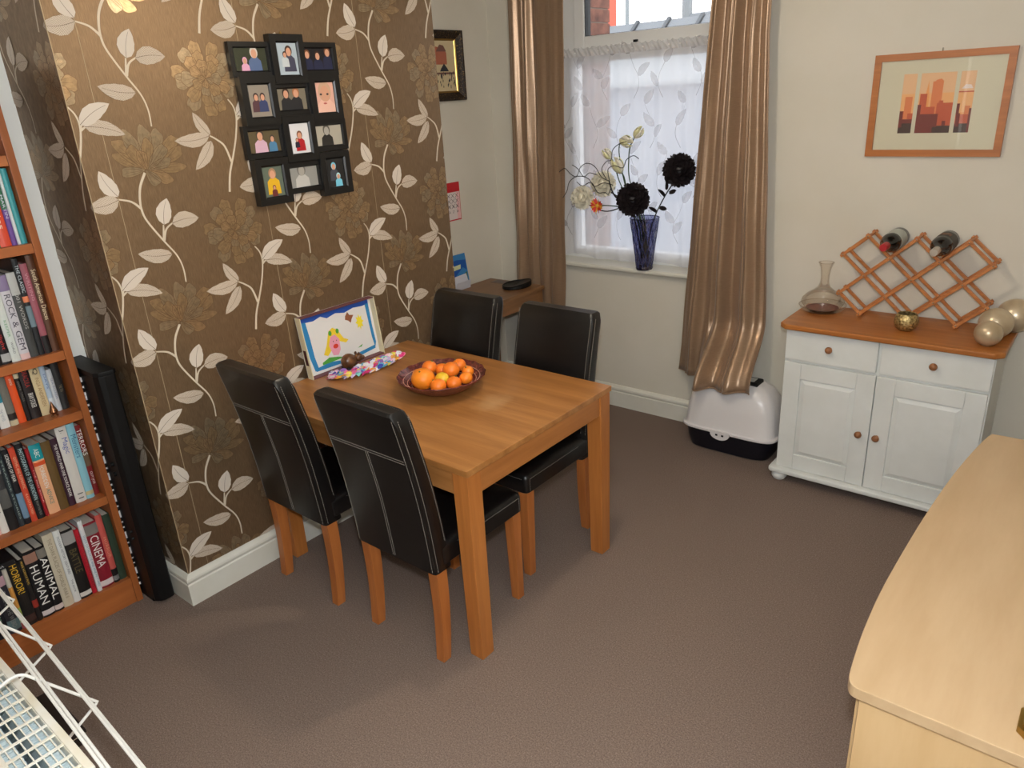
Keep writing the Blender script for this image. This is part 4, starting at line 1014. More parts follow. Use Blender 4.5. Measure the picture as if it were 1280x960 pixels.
def book(y0, y1, z, h, c, lab, title=None, tc=(235, 232, 225), x=-.222, depth=.15, span=(.12, .86), hh=.6, band=None, up=True, second=None, group='books in the bookcase'):
    """upright book, spine facing +x; title reads down the spine"""
    z += .0005; y0 += .0006; y1 -= .0006; depth = min(depth, x-(BXB+.008))
    t = thing('book', lab, 'book', (x-depth/2, (y0+y1)/2, z), 0, group)
    m = flat(c, .42); w_ = y1-y0; b = min(.0025, w_*.15)
    cv = MB(); k = 5
    P = [(x-depth, y0), (x-depth, y0+b), (x-.004, y0+b), (x-.004, y1-b), (x-depth, y1-b), (x-depth, y1)]+[(x-.004+.004*math.sin(PI*q/k), y1-w_*q/k) for q in range(k+1)]
    cv = MB().prism(P, lambda u, v, q: (u, v, q), z, z+h).build('cover', m, t)
    BOX(x-depth+.004, x-.0045, y0+b+.0002, y1-b-.0002, z+.003, z+h-.003).build('page_block', M['page'], t)
    if band:
        for (a, bb, cc) in band:
            MB().prism([(x-.003+.0043*math.sin(PI*q/6), y1-w_*q/6+.0) for q in range(7)], lambda u, v, q: (u, v, q), z+h*a, z+h*bb).build('spine_band', flat(cc, .42), cv)
    for ttl, tcol, sp, off, hf in ([(title, tc, span, 0, hh)] if title else [])+(second or []):
        L_ = h*(sp[1]-sp[0]); H_ = w_*hf
        lettering(ttl, flat(tcol, .5), cv, (x+.0018, (y0+y1)/2-H_/2+off*w_, z+h*(1-sp[0])), (0, 0, -1), (0, 1, 0), L_, H_, 'spine_lettering')
    return t
W_ = (232, 230, 224)
# bottom shelf
z = SH[0]
book(-.640, -.600, z, .26, (34, 36, 46), 'dark grey book at the radiator end of the bottom shelf')
book(-.600, -.556, z, .245, (22, 24, 34), 'navy book with pale green letters on the bottom shelf', 'MODERN BOOK OF FILM', (120, 150, 130), span=(.1, .8), hh=.5)
book(-.556, -.518, z, .25, (48, 46, 56), 'charcoal book with a pink flower printed on its spine', 'TALES OF THE WEIRD', (150, 150, 150), hh=.4, span=(.3, .9), band=[(.78, .93, (186, 150, 160)), (.05, .22, (96, 120, 124))])
book(-.518, -.503, z, .252, (196, 190, 176), 'thin book with an orange and green striped spine', band=[(.12, .35, (150, 170, 90)), (.35, .7, (206, 146, 70)), (0, .1, (176, 90, 90))])
book(-.503, -.466, z, .262, (26, 24, 24), 'black book lettered HORROR in yellow', 'HORROR!', (222, 176, 50), span=(.02, .48), hh=.62, band=[(.06, .16, (60, 40, 36))])
book(-.466, -.447, z, .262, (30, 28, 28), 'thin black book with yellow words and a red spot', 'MORE HORROR FILMS', (212, 170, 70), span=(.03, .4), hh=.4, band=[(.22, .34, (150, 50, 40))])
book(-.447, -.405, z, .280, (24, 22, 24), 'black book lettered HUMAN with an eye on its spine', 'HUMAN', W_, span=(.22, .80), hh=.66, band=[(.83, .96, (150, 112, 96)), (.03, .1, (206, 196, 196))])
book(-.405, -.374, z, .278, (22, 20, 22), 'black book lettered ANIMAL in white capitals', 'ANIMAL', W_, span=(.16, .80), hh=.74, band=[(.84, .97, (120, 116, 108)), (.03, .1, (206, 190, 186))])
book(-.374, -.338, z, .312, (196, 186, 164), 'beige hardback with small grey capitals on the bottom shelf', 'THE DARK PLACES OF WORLD WAR II', (138, 126, 108), span=(.06, .88), hh=.36)
book(-.338, -.314, z, .312, (216, 218, 216), 'white book with small black words on the bottom shelf', 'MODERN HISTORY CENTURIES', (90, 96, 104), span=(.08, .6), hh=.34, second=[('THE BOOK', (90, 96, 104), (.68, .86), 0, .3)])
book(-.314, -.272, z, .298, (22, 20, 20), 'black book lettered BATTLE with a picture on its head', 'BATTLE', (96, 84, 52), span=(.28, .62), hh=.6, band=[(.80, .97, (150, 148, 146)), (.03, .09, (210, 206, 200))])
book(-.272, -.254, z, .284, (176, 28, 44), 'bright red book with gold edge on the bottom shelf', 'GERMAN ARMIES', (140, 30, 40), span=(.1, .9), hh=.5)
book(-.254, -.237, z, .312, (216, 218, 220), 'slim white book with pale blue words on the bottom shelf', 'DOGS CATALOGUE AND FINE PICTURES', (96, 150, 170), span=(.2, .92), hh=.5, x=-.216)
book(-.237, -.190, z, .288, (128, 24, 40), 'dark red book lettered CINEMA', 'CINEMA', W_, span=(.2, .68), hh=.66, band=[(.82, .97, (120, 116, 112)), (.03, .11, (206, 196, 196))])
book(-.190, -.167, z, .302, (196, 88, 80), 'salmon book with a black foot showing a white bird', 'HORROR', (226, 150, 120), span=(.32, .62), hh=.5, band=[(0, .2, (26, 24, 26)), (.03, .1, (190, 190, 190))])
book(-.167, -.139, z, .292, (44, 62, 48), 'dark green hardback at the end of the bottom shelf')
t = thing('book', 'black book lying flat across the tops of the upright books', 'book', (-.29, -.56, z+.262), 0, 'books in the bookcase')
BOX(-.34, -.21, -.63, -.475, z+.2625, z+.265).build('cover', flat((24, 24, 27), .4), t); BOX(-.338, -.214, -.628, -.479, z+.265, z+.281).build('page_block', M['page'], t); BOX(-.34, -.21, -.63, -.475, z+.281, z+.2835).build('cover', flat((24, 24, 27), .4), t)
BOX(-.2125, -.2095, -.63, -.475, z+.2625, z+.2835).build('spine', flat((24, 24, 27), .4), t)
lettering('ENCYCLOPEDIA', flat((200, 200, 200), .5), t, (-.2085, -.61, z+.268), (0, 1, 0), (0, 0, 1), .1, .009, 'spine_lettering')
# second shelf
z = SH[1]
_book = book
def book(*a, **k): k.setdefault('x', -.238); return _book(*a, **k)
book(-.60, -.565, z, .26, (30, 40, 52), 'dark blue book at the radiator end of the second shelf')
book(-.565, -.532, z, .27, (56, 58, 60), 'grey book beside the black one on the second shelf')
book(-.532, -.503, z, .26, (24, 22, 26), 'black book next to the pale pink one on the second shelf')
book(-.503, -.476, z, .255, (226, 190, 182), 'pale pink book on the second shelf', 'BEST OF ALL', (190, 120, 110), hh=.3, span=(.1, .6))
book(-.476, -.452, z, .262, (222, 220, 214), 'white book with black lettering beside the pale pink one', 'COLLECTED STORIES', (60, 60, 60), hh=.3, span=(.1, .7), band=[(.86, .98, (140, 136, 132))])
book(-.452, -.420, z, .285, (58, 58, 60), 'book with a grey and black photographic spine', band=[(.0, .3, (30, 30, 32)), (.3, .55, (86, 86, 84)), (.75, 1, (150, 148, 144))])
book(-.420, -.402, z, .29, (44, 52, 58), 'thin slate blue book with pale streaks', 'STRANGE STORIES', (150, 168, 160), hh=.3, span=(.1, .9))
book(-.402, -.381, z, .292, (26, 26, 32), 'black book whose spine turns pale blue at the foot', 'SCREAMS OF FEAR', W_, hh=.5, span=(.06, .42), band=[(.08, .42, (110, 140, 166))])
book(-.381, -.361, z, .292, (198, 72, 48), 'orange red book with pale letters on the second shelf', 'GOTHIC AND ROMANTIC', (232, 186, 150), hh=.45, span=(.12, .55), second=[('ILLUSTRATED', (232, 186, 150), (.62, .9), 0, .35)])
book(-.361, -.335, z, .296, (22, 24, 28), 'black book with pale blue words about photographs', 'PHOTOGRAPHS OF THE UNKNOWN', (176, 206, 210), hh=.52, span=(.06, .74), second=[('FROM THE FILES', (150, 150, 140), (.76, .95), 0, .3)])
book(-.335, -.322, z, .27, (150, 28, 36), 'thin crimson book between black and peach ones', 'THE RED BOOK', (220, 170, 160), hh=.4, span=(.3, .8))
book(-.322, -.284, z, .276, (224, 168, 128), 'peach book with a teal head lettered FORBIDDEN ADVICE', 'FORBIDDEN', W_, hh=.36, span=(.30, .62), band=[(.78, 1.0, (24, 140, 150)), (.70, .755, (206, 80, 40))], second=[('ADVICE', (40, 130, 120), (.64, .86), 0, .36), ('ABC', W_, (.06, .18), 0, .42)])
book(-.284, -.253, z, .272, (96, 74, 40), 'plain olive brown hardback on the second shelf')
book(-.253, -.228, z, .272, (54, 28, 44), 'dark purple book with white capitals about war', 'THE WORLD WAR ONE SOURCE BOOK', W_, hh=.42, span=(.08, .86))
book(-.228, -.190, z, .306, (206, 202, 196), 'off white book lettered Magic in blue script', 'Magic', (78, 92, 160), hh=.62, span=(.14, .34), second=[('J.', (40, 40, 40), (.03, .08), 0, .4), ('11', (60, 60, 60), (.88, .95), 0, .5)])
book(-.190, -.162, z, .306, (136, 190, 204), 'pale blue book lettered Monsters on the second shelf', 'Monsters', (44, 96, 130), hh=.66, span=(.14, .44), band=[(.05, .1, (190, 176, 130))])
book(-.162, -.139, z, .286, (122, 30, 32), 'dark red book set back beside the pale blue one', 'TERRORS', W_, hh=.7, span=(.05, .42), x=-.25, second=[('GUY JOB', W_, (.66, .84), 0, .5)], band=[(.42, .62, (110, 90, 70))])
# third shelf: paperbacks pushed back
book = _book
z = SH[2]; X3 = -.270
B3 = lambda *a, **k: book(*a, x=X3, depth=.115, group='paperbacks on the third shelf', **k)
B3(-.470, -.440, z, .175, (66, 76, 84), 'slate paperback at the radiator end of the third shelf')
B3(-.440, -.405, z, .18, (150, 146, 138), 'light grey paperback on the third shelf')
B3(-.405, -.372, z, .176, (40, 42, 50), 'black paperback beside the white and teal one')
B3(-.372, -.341, z, .182, (216, 218, 216), 'white paperback with a teal band on the third shelf', 'THE NOVEL', (150, 160, 170), hh=.3, span=(.62, .86), band=[(.5, .68, (50, 130, 150)), (.86, 1, (50, 60, 90))])
B3(-.341, -.315, z, .184, (110, 108, 100), 'grey paperback with a cream foot on the third shelf', band=[(0, .1, (190, 180, 150)), (.12, .24, (40, 36, 34))])
B3(-.315, -.290, z, .186, (220, 84, 36), 'bright orange paperback on the third shelf', 'mini', (240, 220, 200), hh=.4, span=(.12, .24))
B3(-.290, -.273, z, .184, (28, 26, 28), 'thin black paperback with a cream head', 'DARK TALES', (120, 116, 110), hh=.4, span=(.2, .6), band=[(.86, .95, (200, 190, 160))])
B3(-.273, -.240, z, .190, (32, 26, 28), 'black paperback with red letters above white ones', 'DRACULA', (170, 44, 40), hh=.5, span=(.05, .38), second=[('BRAM STOKER', W_, (.5, .78), 0, .5)])
B3(-.240, -.208, z, .192, (206, 188, 148), 'cream paperback with a large Q on the third shelf', 'INGA ANDERSEN', (150, 120, 84), hh=.4, span=(.26, .82), second=[('Q', (30, 26, 26), (.08, .2), 0, .55)])
B3(-.208, -.190, z, .184, (170, 188, 206), 'pale blue and white striped thin paperback', 'DAYS', (90, 110, 160), hh=.4, span=(.2, .5), band=[(.1, .3, (206, 214, 222))])
B3(-.190, -.172, z, .158, (196, 200, 204), 'thin pale grey paperback, the shortest on the third shelf', 'SEA ROADS', (130, 140, 160), hh=.4, span=(.2, .7))
B3(-.172, -.146, z, .188, (30, 32, 34), 'black paperback with small grey lettering at the end of its shelf', 'THE TIN', (130, 124, 100), hh=.4, span=(.5, .64))
# pen nib ornament
t = thing('copper_nib_ornament', 'small copper pen nib shaped ornament standing on the third shelf', 'ornament', (-.235, -.213, SH[2]))
nib = noisy(mat('aged_copper', (112, 72, 48), .3, .8), [(.3, (84, 52, 36)), (.7, (150, 104, 70))], (1, 1, 1), 60, 3)
MB().lathe([(.001, .056), (.004, .046), (.010, .028), (.014, .018), (.012, .012), (.008, .008), (.012, .004), (.012, 0)][::-1], (-.235, -.213, SH[2]), 18).build('nib_body', nib, t, smooth=True)
MB().ball((-.2235, -.213, SH[2]+.022), .0032, 8, 6).build('breather_hole', M['dark'], t)
# fourth shelf
z = SH[3]
book(-.46, -.42, z, .26, (40, 44, 58), 'dark blue book at the radiator end of the fourth shelf')
book(-.42, -.38, z, .27, (36, 30, 34), 'brownish black book on the fourth shelf')
book(-.38, -.348, z, .26, (110, 106, 100), 'grey book on the fourth shelf')
book(-.348, -.318, z, .262, (30, 26, 28), 'black book with small pale words on the fourth shelf', 'MYTHS', (190, 190, 190), hh=.4, span=(.5, .8))
book(-.318, -.290, z, .275, (26, 22, 26), 'black book with a red word on the fourth shelf', 'Twilight', (190, 44, 44), hh=.5, span=(.5, .82), band=[(.03, .13, (170, 170, 170))])
book(-.290, -.263, z, .288, (206, 212, 208), 'pale grey white book with green words on the fourth shelf', 'KEEPER', (110, 160, 120), hh=.3, span=(.5, .7), second=[('WORLD', (90, 90, 90), (.76, .9), 0, .25)])
book(-.263, -.233, z, .288, (196, 194, 200), 'white book lettered ROCK and GEM', 'ROCK', (66, 60, 74), hh=.62, span=(.22, .50), band=[(.82, 1, (130, 116, 150)), (0, .07, (206, 176, 176))], second=[('& GEM', (66, 60, 74), (.54, .88), 0, .6)])
book(-.233, -.206, z, .292, (60, 62, 62), 'dark grey book whose head is pale', '1001 WORDS', (170, 170, 166), hh=.4, span=(.22, .66), band=[(.74, 1, (176, 178, 176))])
book(-.206, -.187, z, .332, (30, 34, 38), 'tall black book with a small orange circle on its spine', 'THE CLASSIC', (190, 200, 206), hh=.55, span=(.06, .34), band=[(.56, .62, (220, 130, 90)), (.3, .52, (110, 130, 140))])
book(-.187, -.164, z, .312, (150, 84, 96), 'mauve book with a black foot on the fourth shelf', 'WRITING', (196, 140, 150), hh=.4, span=(.1, .4), band=[(0, .2, (24, 22, 24))])
book(-.164, -.139, z, .336, (84, 52, 34), 'tall brown book with cream script at the end of the fourth shelf', 'South American Dances', (222, 206, 170), hh=.6, span=(.14, .66))
# fifth shelf (only the feet show)
z = SH[4]
book(-.30, -.262, z, .22, (50, 70, 120), 'blue book on the fifth shelf')
book(-.262, -.221, z, .22, (52, 120, 76), 'green book on the fifth shelf')
book(-.221, -.188, z, .23, (206, 74, 50), 'orange red book with pale letters on the fifth shelf', 'Fairies', (232, 214, 200), hh=.5, span=(.3, .75))
book(-.188, -.171, z, .23, (104, 72, 146), 'purple book with a green head on the fifth shelf', 'MARTIN', (200, 200, 220), hh=.5, span=(.3, .62), band=[(.5, 1, (52, 110, 80))])
book(-.171, -.160, z, .24, (214, 220, 222), 'thin white book on the fifth shelf')
book(-.160, -.141, z, .24, (60, 150, 156), 'teal book at the end of the fifth shelf')

# ------------------------------------------------------------------ keyboard standing on end
t = thing('digital_piano', 'black digital piano standing on end between bookcase and chimney breast', 'keyboard', (-.24, -.06, 0))
MB().prism([(-.372, -.102), (-.112, -.102), (-.092, -.092), (-.083, -.075), (-.083, -.040), (-.095, -.032), (-.372, -.032)], idn, .022, .972).build('body', M['black'], t, bevel=.003)
MB().prism([(-.36, -.098), (-.15, -.098), (-.13, -.085), (-.13, -.045), (-.36, -.038)], idn, 0, .022).build('end_block', M['black'], t, bevel=.002)
MB().prism([(-.375, -.104), (-.10, -.104), (-.086, -.09), (-.08, -.04), (-.09, -.03), (-.375, -.03)], idn, .972, .988).build('end_cap', M['black'], t, bevel=.003)
for k in range(38):
    z = .06+k*.0235
    BOX(-.36, -.214, -.108, -.1025, z, z+.0222).build('white_key', M['white_plastic'], t)
    if k % 7 not in (2, 6): BOX(-.31, -.206, -.1115, -.103, z+.0165, z+.0295).build('black_key', M['black'], t)
for z, r_ in ((.62, .009), (.58, .009), (.33, .006), (.30, .006)):
    MB().lathe([(r_, 0), (r_, -.008), (r_*.8, -.010), (0, -.010)], (-.15, -.102, z), 12, 'y').build('control_knob', M['black'], t, smooth=True)

# ------------------------------------------------------------------ radiator and over-radiator airer
rz, ry1, ry0 = .70, -.762, -.872; rx0, rx1 = .28, 1.30
t = thing('radiator', 'white double panel radiator with a grille on top', 'radiator', (.8, -.82, .12))
BOX(rx0, rx1, ry1-.014, ry1, .12, rz-.004).build('front_panel', M['radwhite'], t, bevel=.004)
BOX(rx0, rx1, ry0, ry0+.014, .12, rz-.004).build('back_panel', M['radwhite'], t, bevel=.004)
for x in (rx0, rx1-.006): BOX(x, x+.006, ry0+.014, ry1-.014, .14, rz).build('side_panel', M['radwhite'], t)
n = int((rx1-rx0-.03)/.0145)
mb = MB()
for k in range(n):
    x = rx0+.018+k*.0145
    mb.box(x, x+.011, ry1-.046, ry1-.0145, .14, rz-.03); mb.box(x, x+.011, ry0+.0145, ry0+.042, .14, rz-.03)
tag(mb.build('convector_fins', M['radcore'], t), kind='stuff')
# top grille: rails and bars
BOX(rx0, rx1, ry1-.012, ry1+.003, rz-.006, rz).build('grille_rim', M['radwhite'], t, bevel=.002)
BOX(rx0, rx1, ry0-.003, ry0+.012, rz-.006, rz).build('grille_rim', M['radwhite'], t, bevel=.002)
for k in range(6):
    y = lerp(ry0+.022, ry1-.022, k/5); BOX(rx0, rx1, y-.0012, y+.0012, rz-.010, rz-.005).build('grille_rail', M['radwhite'], t)
k = 0; x = rx0+.03
while x < rx1-.01:
    BOX(x, x+.0055, ry0+.010, ry1-.010, rz-.0045, rz-.0015).build('grille_bar', M['radwhite'], t); x += .040
for x in (rx0+.12, rx1-.12): BOX(x, x+.03, YB+.001, ry0-.003, .2, .6).build('wall_bracket', M['radwhite'], t)
MB().tube([(rx0+.02, ry0+.055, .14), (rx0+.02, ry0+.055, .05), (rx0+.02, ry0+.055, 0)], .0075, 10).build('pipe', M['radwhite'], t, smooth=True)
MB().tube([(rx1-.03, ry0+.055, .14), (rx1-.03, ry0+.055, .05), (rx1-.03, ry0+.055, 0)], .0075, 10).build('pipe', M['radwhite'], t, smooth=True)
t = thing('radiator_airer', 'white wire clothes airer hooked over the radiator', 'airer', (.8, -.75, .5))
wr = .0032
sk = lambda x: -.045*(x-1.02)
def arm(x):
    P = [(-.884, rz-.03), (-.876, rz+.03), (-.845, .752), (-.809, .768), (-.785, .774), (-.765, .766), (-.745, .737)]
    Q = [(-.664, .617), (-.659, .611), (-.664, .606), (-.7575, .549), (-.7585, .54)]
    d = sk(x)
    return MB().tube([(x, p.y, p.z) for p in catmull([(0, a+(d if a > -.8 else 0), b) for a, b in P], 5)]+[(x, a+(d if a > -.7 else 0), b) for a, b in Q], wr, 8)
for x in (.44, .73, 1.02): arm(x).build('bracket_wire', M['wire'], t, smooth=True)
for y, z, x0 in ((-.739, .734, .36), (-.748, .746, .36), (-.683, .651, .36), (-.676, .640, .36)):
    MB().tube([(x0, y+sk(x0), z), (1.42, y+sk(1.42), z)], wr, 8).build('rail_wire', M['wire'], t, smooth=True)
for y0, z0, y1, z1 in ((-.739, .734, -.748, .746), (-.683, .651, -.676, .640)):
    for x in (.36, 1.42): MB().tube([(x, y0+sk(x), z0), (x, y1+sk(x), z1)], wr, 8).build('rail_end', M['wire'], t, smooth=True)
t = thing('dark_storage_box', 'dark brown flat box on the carpet below the radiator', 'box', (.27, -.62, 0))
dk = flat((36, 26, 22), .6)
BOX(.10, .375, -.70, -.565, 0, .035).build('box_body', dk, t, bevel=.002)
BOX(.098, .377, -.702, -.563, .0355, .05).build('lid', dk, t, bevel=.002)
BOX(.376, .3785, -.69, -.566, .036, .0385).build('pale_edge', flat((170, 160, 140), .5), t)

# ------------------------------------------------------------------ cat litter tray with hood
lx, ly = 1.195, 2.405
t = thing('litter_tray', 'hooded cat litter tray, white dome on a navy base', 'litter tray', (lx, ly, 0))
def sq(a, b, e, n=40): return [(math.copysign(abs(math.cos(q))**e, math.cos(q))*a, math.copysign(abs(math.sin(q))**e, math.sin(q))*b) for q in [2*PI*i/n for i in range(n)]]
def loft(rings, name, m, par, caps=(1, 1)):
    n = len(rings[0]); vs = [p for r_ in rings for p in r_]; fs = []
    for i in range(len(rings)-1):
        for k in range(n): fs.append((i*n+k, i*n+(k+1) % n, (i+1)*n+(k+1) % n, (i+1)*n+k))
    if caps[0]: fs.append(tuple(range(n))[::-1])
    if caps[1]: fs.append(tuple((len(rings)-1)*n+k for k in range(n)))
    return MB().add(vs, fs).build(name, m, par, smooth=True)
def lring(a, b, z, e=.42): return [(lx+x, ly+y, z) for x, y in sq(a, b, e)]
loft([lring(.195, .095, 0), lring(.210, .108, .008), lring(.228, .118, .06), lring(.238, .124, .125)], 'base_tray', M['navy'], t)
hood = loft([lring(.250, .134, .120, .38), lring(.254, .138, .124, .38), lring(.254, .138, .134, .38), lring(.244, .130, .140, .4), lring(.240, .127, .16, .42), lring(.232, .122, .24, .45), lring(.216, .112, .31, .5), lring(.188, .094, .355, .55), lring(.145, .07, .381, .6), lring(.07, .035, .392, .8), lring(.01, .006, .394, 1)], 'hood', M['white_plastic'], t)
cf_ = lambda u, v, w_: (lx-.02+u, ly-.138-w_, v)
cp = MB().prism([(-.052, .138), (-.052, .124)]+[(-.052*math.cos(q*PI/10), .124-.034*math.sin(q*PI/10)) for q in range(1, 10)]+[(.052, .124), (.052, .138)], cf_, -.012, .005).build('clip', M['white_plastic'], t)
for u in (-.016, .016): MB().prism([(u-.006, .112), (u+.006, .112), (u+.006, .122), (u-.006, .122)], cf_, .005, .0056).build('clip_slot', M['black'], cp)
MB().prism([(lx-.03, ly-.05), (lx+.125, ly-.05), (lx+.125, ly+.04), (lx-.03, ly+.04)], lambda u, v, w_: (u, v, w_), .372, .398).build('filter_vent', M['black'], t, bevel=.008)
MB().prism([(lx+.02, ly-.03), (lx+.10, ly-.03), (lx+.10, ly+.02), (lx+.02, ly+.02)], lambda u, v, w_: (u, v, w_), .3985, .4005).build('vent_sticker', flat((206, 204, 196), .5), t)
hp = catmull([(lx-.214, ly+.01, .32), (lx-.19, ly+.01, .358), (lx-.14, ly+.01, .385), (lx-.03, ly+.01, .395)], 6)
MB().tube(hp, .0075, 8).build('carry_handle', M['black'], t, smooth=True)

# ------------------------------------------------------------------ wine rack, bottles and ornaments on the cabinet
hk_ = hk
t = thing('wine_rack', 'folding pine lattice wine rack on the white cabinet', 'wine rack', (1.925, 2.48, hk_))
sx, sz, wx0, wz0 = .0955, .0868, 1.640, hk_+.0135
fy, by = 2.425, 2.532
gp = lambda i, j: (wx0+i*sx, wz0+j*sz)
UP = [((0, 1), (3, 4)), ((0, 3), (1, 4)), ((1, 0), (5, 4)), ((3, 0), (6, 3)), ((5, 0), (6, 1))]
DN = [((0, 1), (1, 0)), ((0, 3), (3, 0)), ((1, 4), (5, 0)), ((3, 4), (6, 1)), ((5, 4), (6, 3))]
def slat(a, b, y, ext=.012, w_=.0068, th=.0045):
    A, B = Vector(gp(*a)), Vector(gp(*b)); d = (B-A).normalized(); n_ = Vector((-d.y, d.x)); A -= d*ext; B += d*ext
    MB().prism([tuple(A+n_*w_), tuple(A-n_*w_), tuple(B-n_*w_), tuple(B+n_*w_)], lambda u, v, q: (u, q, v), y-th, y+th).build('slat', M['rackwood'], t, bevel=.0015)
for y, s_ in ((fy, 1), (by, -1)):
    for a, b in UP: slat(a, b, y-.0046*s_)
    for a, b in DN: slat(a, b, y+.0046*s_)
ND = [(0, 1), (0, 3), (1, 0), (1, 2), (1, 4), (2, 1), (2, 3), (3, 0), (3, 2), (3, 4), (4, 1), (4, 3), (5, 0), (5, 2), (5, 4), (6, 1), (6, 3)]
for i, j in ND:
    x, z = gp(i, j)
    MB().tube([(x, fy+.01, z), (x, by-.01, z)], .0055, 8).build('dowel', M['rackwood'], t, smooth=True)
    MB().ball((x, fy-.0095, z), .0032, 8, 6, (1, .6, 1)).build('nail_head', M['steel'], t, smooth='all')
def bottle(name, lab, cell, capc, glassc, labelc, y0, tilt=-.035):
    x, z = gp(*cell); r_ = .041; z = z+r_/math.sin(math.atan2(sx, sz))+.014
    t = thing(name, lab, 'bottle', (x, y0, z), 0, 'wine bottles lying on the rack')
    L_ = 2.556-y0
    # profile along +y from the base
    bm_ = lambda pr, nm, m: MB().lathe(pr, (x, 2.556, z), 28, 'y').build(nm, m, t, smooth=True)
    body = bm_([(0, -.002), (r_*.92, -.001), (r_, -.008), (r_, -.150), (r_*.93, -.168), (r_*.66, -.190), (.0165, -.208), (.0145, -.222), (.0145, -L_+.040)], 'glass_body', flat(glassc, .12))
    bm_([(.0150, -L_+.062), (.0156, -L_+.05), (.0156, -L_+.003), (.0140, -L_), (0, -L_-.0003)], 'capsule', capc)
    bm_([(r_+.0006, -.045), (r_+.0006, -.142)], 'paper_label', flat(labelc, .6))
    return t
b1 = bottle('wine_bottle', 'dark wine bottle with red cap and pale label lying on the rack', (2, 3), flat((168, 28, 34), .4), (16, 18, 16), (186, 190, 180), 2.285)
b2 = bottle('wine_bottle', 'black wine bottle with silver cap and dark label lying on the rack', (4, 3), mat('silver_foil', (196, 186, 176), .3, .7), (18, 17, 16), (70, 66, 60), 2.262)
x, z = gp(4, 3); z += .041/math.sin(math.atan2(sx, sz))+.014
lettering('98', flat((190, 170, 140), .5), b2, (x-.012, 2.556-.1545, z+.039), (1, 0, 0), (0, -.75, -.45), .024, .015, 'shoulder_number')
mb = MB(); mb.add([(x-.022, 2.556-.12, z+.0355), (x+.022, 2.556-.12, z+.0355), (x+.022, 2.556-.08, z+.0355), (x-.022, 2.556-.08, z+.0355), (x-.012, 2.556-.12, z+.0421), (x+.012, 2.556-.12, z+.0421), (x+.012, 2.556-.08, z+.0421), (x-.012, 2.556-.08, z+.0421)], [(4, 5, 6, 7), (0, 4, 7, 3), (5, 1, 2, 6)]); mb.build('label_print', flat((120, 84, 60), .6), b2)
# decanter on a glass dish
t = thing('glass_dish', 'clear glass dish under the decanter', 'dish', (1.578, 2.43, hk_))
DC = (1.568, 2.440)
MB().shell([(0, .003), (.05, .003), (.085, .006), (.096, .017), (.102, .031)], (*DC, hk_), 40).build('dish', M['clear'], t, smooth='all')
MB().tube([(DC[0]+.102*math.cos(q*PI/20), DC[1]+.102*math.sin(q*PI/20), hk_+.031) for q in range(40)], .0022, 6, True).build('rim', M['clear'], t, smooth=True)
MB().tube([(DC[0]+.06*math.cos(q*PI/20), DC[1]+.06*math.sin(q*PI/20), hk_+.002) for q in range(40)], .002, 6, True).build('foot_ring', M['clear'], t, smooth=True)
t = thing('wine_decanter', 'wide clear glass wine decanter standing in a glass dish', 'decanter', (*DC, hk_+.006))
o_ = [(r_*.92, h) for r_, h in [(0, .0), (.05, .0), (.085, .012), (.103, .036), (.100, .054), (.080, .075), (.050, .092), (.030, .108), (.021, .130), (.0195, .160), (.025, .195), (.036, .222)]]
i_p = [(r_-.0022 if r_ > .003 else 0, h+(.0025 if h < .03 else 0)) for r_, h in o_]
ves = MB().shell(o_, (*DC, hk_+.0062), 44).build('vessel', M['clear'], t, smooth='all')
MB().tube([(DC[0]+.033*math.cos(q*PI/16), DC[1]+.033*math.sin(q*PI/16), hk_+.0062+.222) for q in range(32)], .0016, 6, True).build('rim', M['clear'], ves, smooth=True)
wine = mat('red_wine', (112, 44, 36), .2)
MB().lathe([(0, .0015), (.043, .0022), (.069, .0105), (.071, .0115), (0, .0115)], (*DC, hk_+.0062), 40).build('wine_dregs', wine, t, smooth=True)
# gold cup
t = thing('gold_tealight_cup', 'round gold mosaic cup on the front of the pine top', 'candle holder', (1.950, 2.318, hk_))
gm = noisy(mat('gold_mosaic', (176, 154, 100), .32, .7), [(.35, (126, 106, 64)), (.6, (206, 184, 128))], (1, 1, 1), 110, 3, .9, 120, dist=.004)
MB().shell([(0, .0), (.024, .0), (.040, .012), (.047, .032), (.046, .050), (.040, .066), (.036, .072), (.033, .070), (.037, .062), (.042, .048), (.042, .033), (.036, .016), (.022, .006), (0, .006)], (1.950, 2.318, hk_), 36).build('cup', gm, t, smooth=True)
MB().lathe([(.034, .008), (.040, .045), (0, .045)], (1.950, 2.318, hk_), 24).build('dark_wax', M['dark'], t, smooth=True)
# three balls
bm3 = noisy(mat('pearl_glaze', (206, 188, 158), .28, .35), [(.3, (186, 164, 132)), (.7, (216, 200, 172))], (1, 1, 1), 9, 4)
for (x, y), r_, lab in (((2.255, 2.252), .050, 'smallest pearly brown ball at the front of the pine top'), ((2.262, 2.366), .062, 'middle pearly beige ball between the small and the big one'), ((2.312, 2.488), .069, 'biggest pearly beige ball nearest the wall')):
    t = thing('decorative_ball', lab, 'ball', (x, y, hk_), 0, 'decorative balls on the cabinet')
    MB().ball((x, y, hk_+r_*.985), r_, 32, 20, (1, 1, .985)).build('ball', bm3, t, smooth='all')
    MB().lathe([(r_*.34, .0012), (r_*.3, .0), (0, 0)], (x, y, hk_), 20).build('foot_ring', bm3, t)

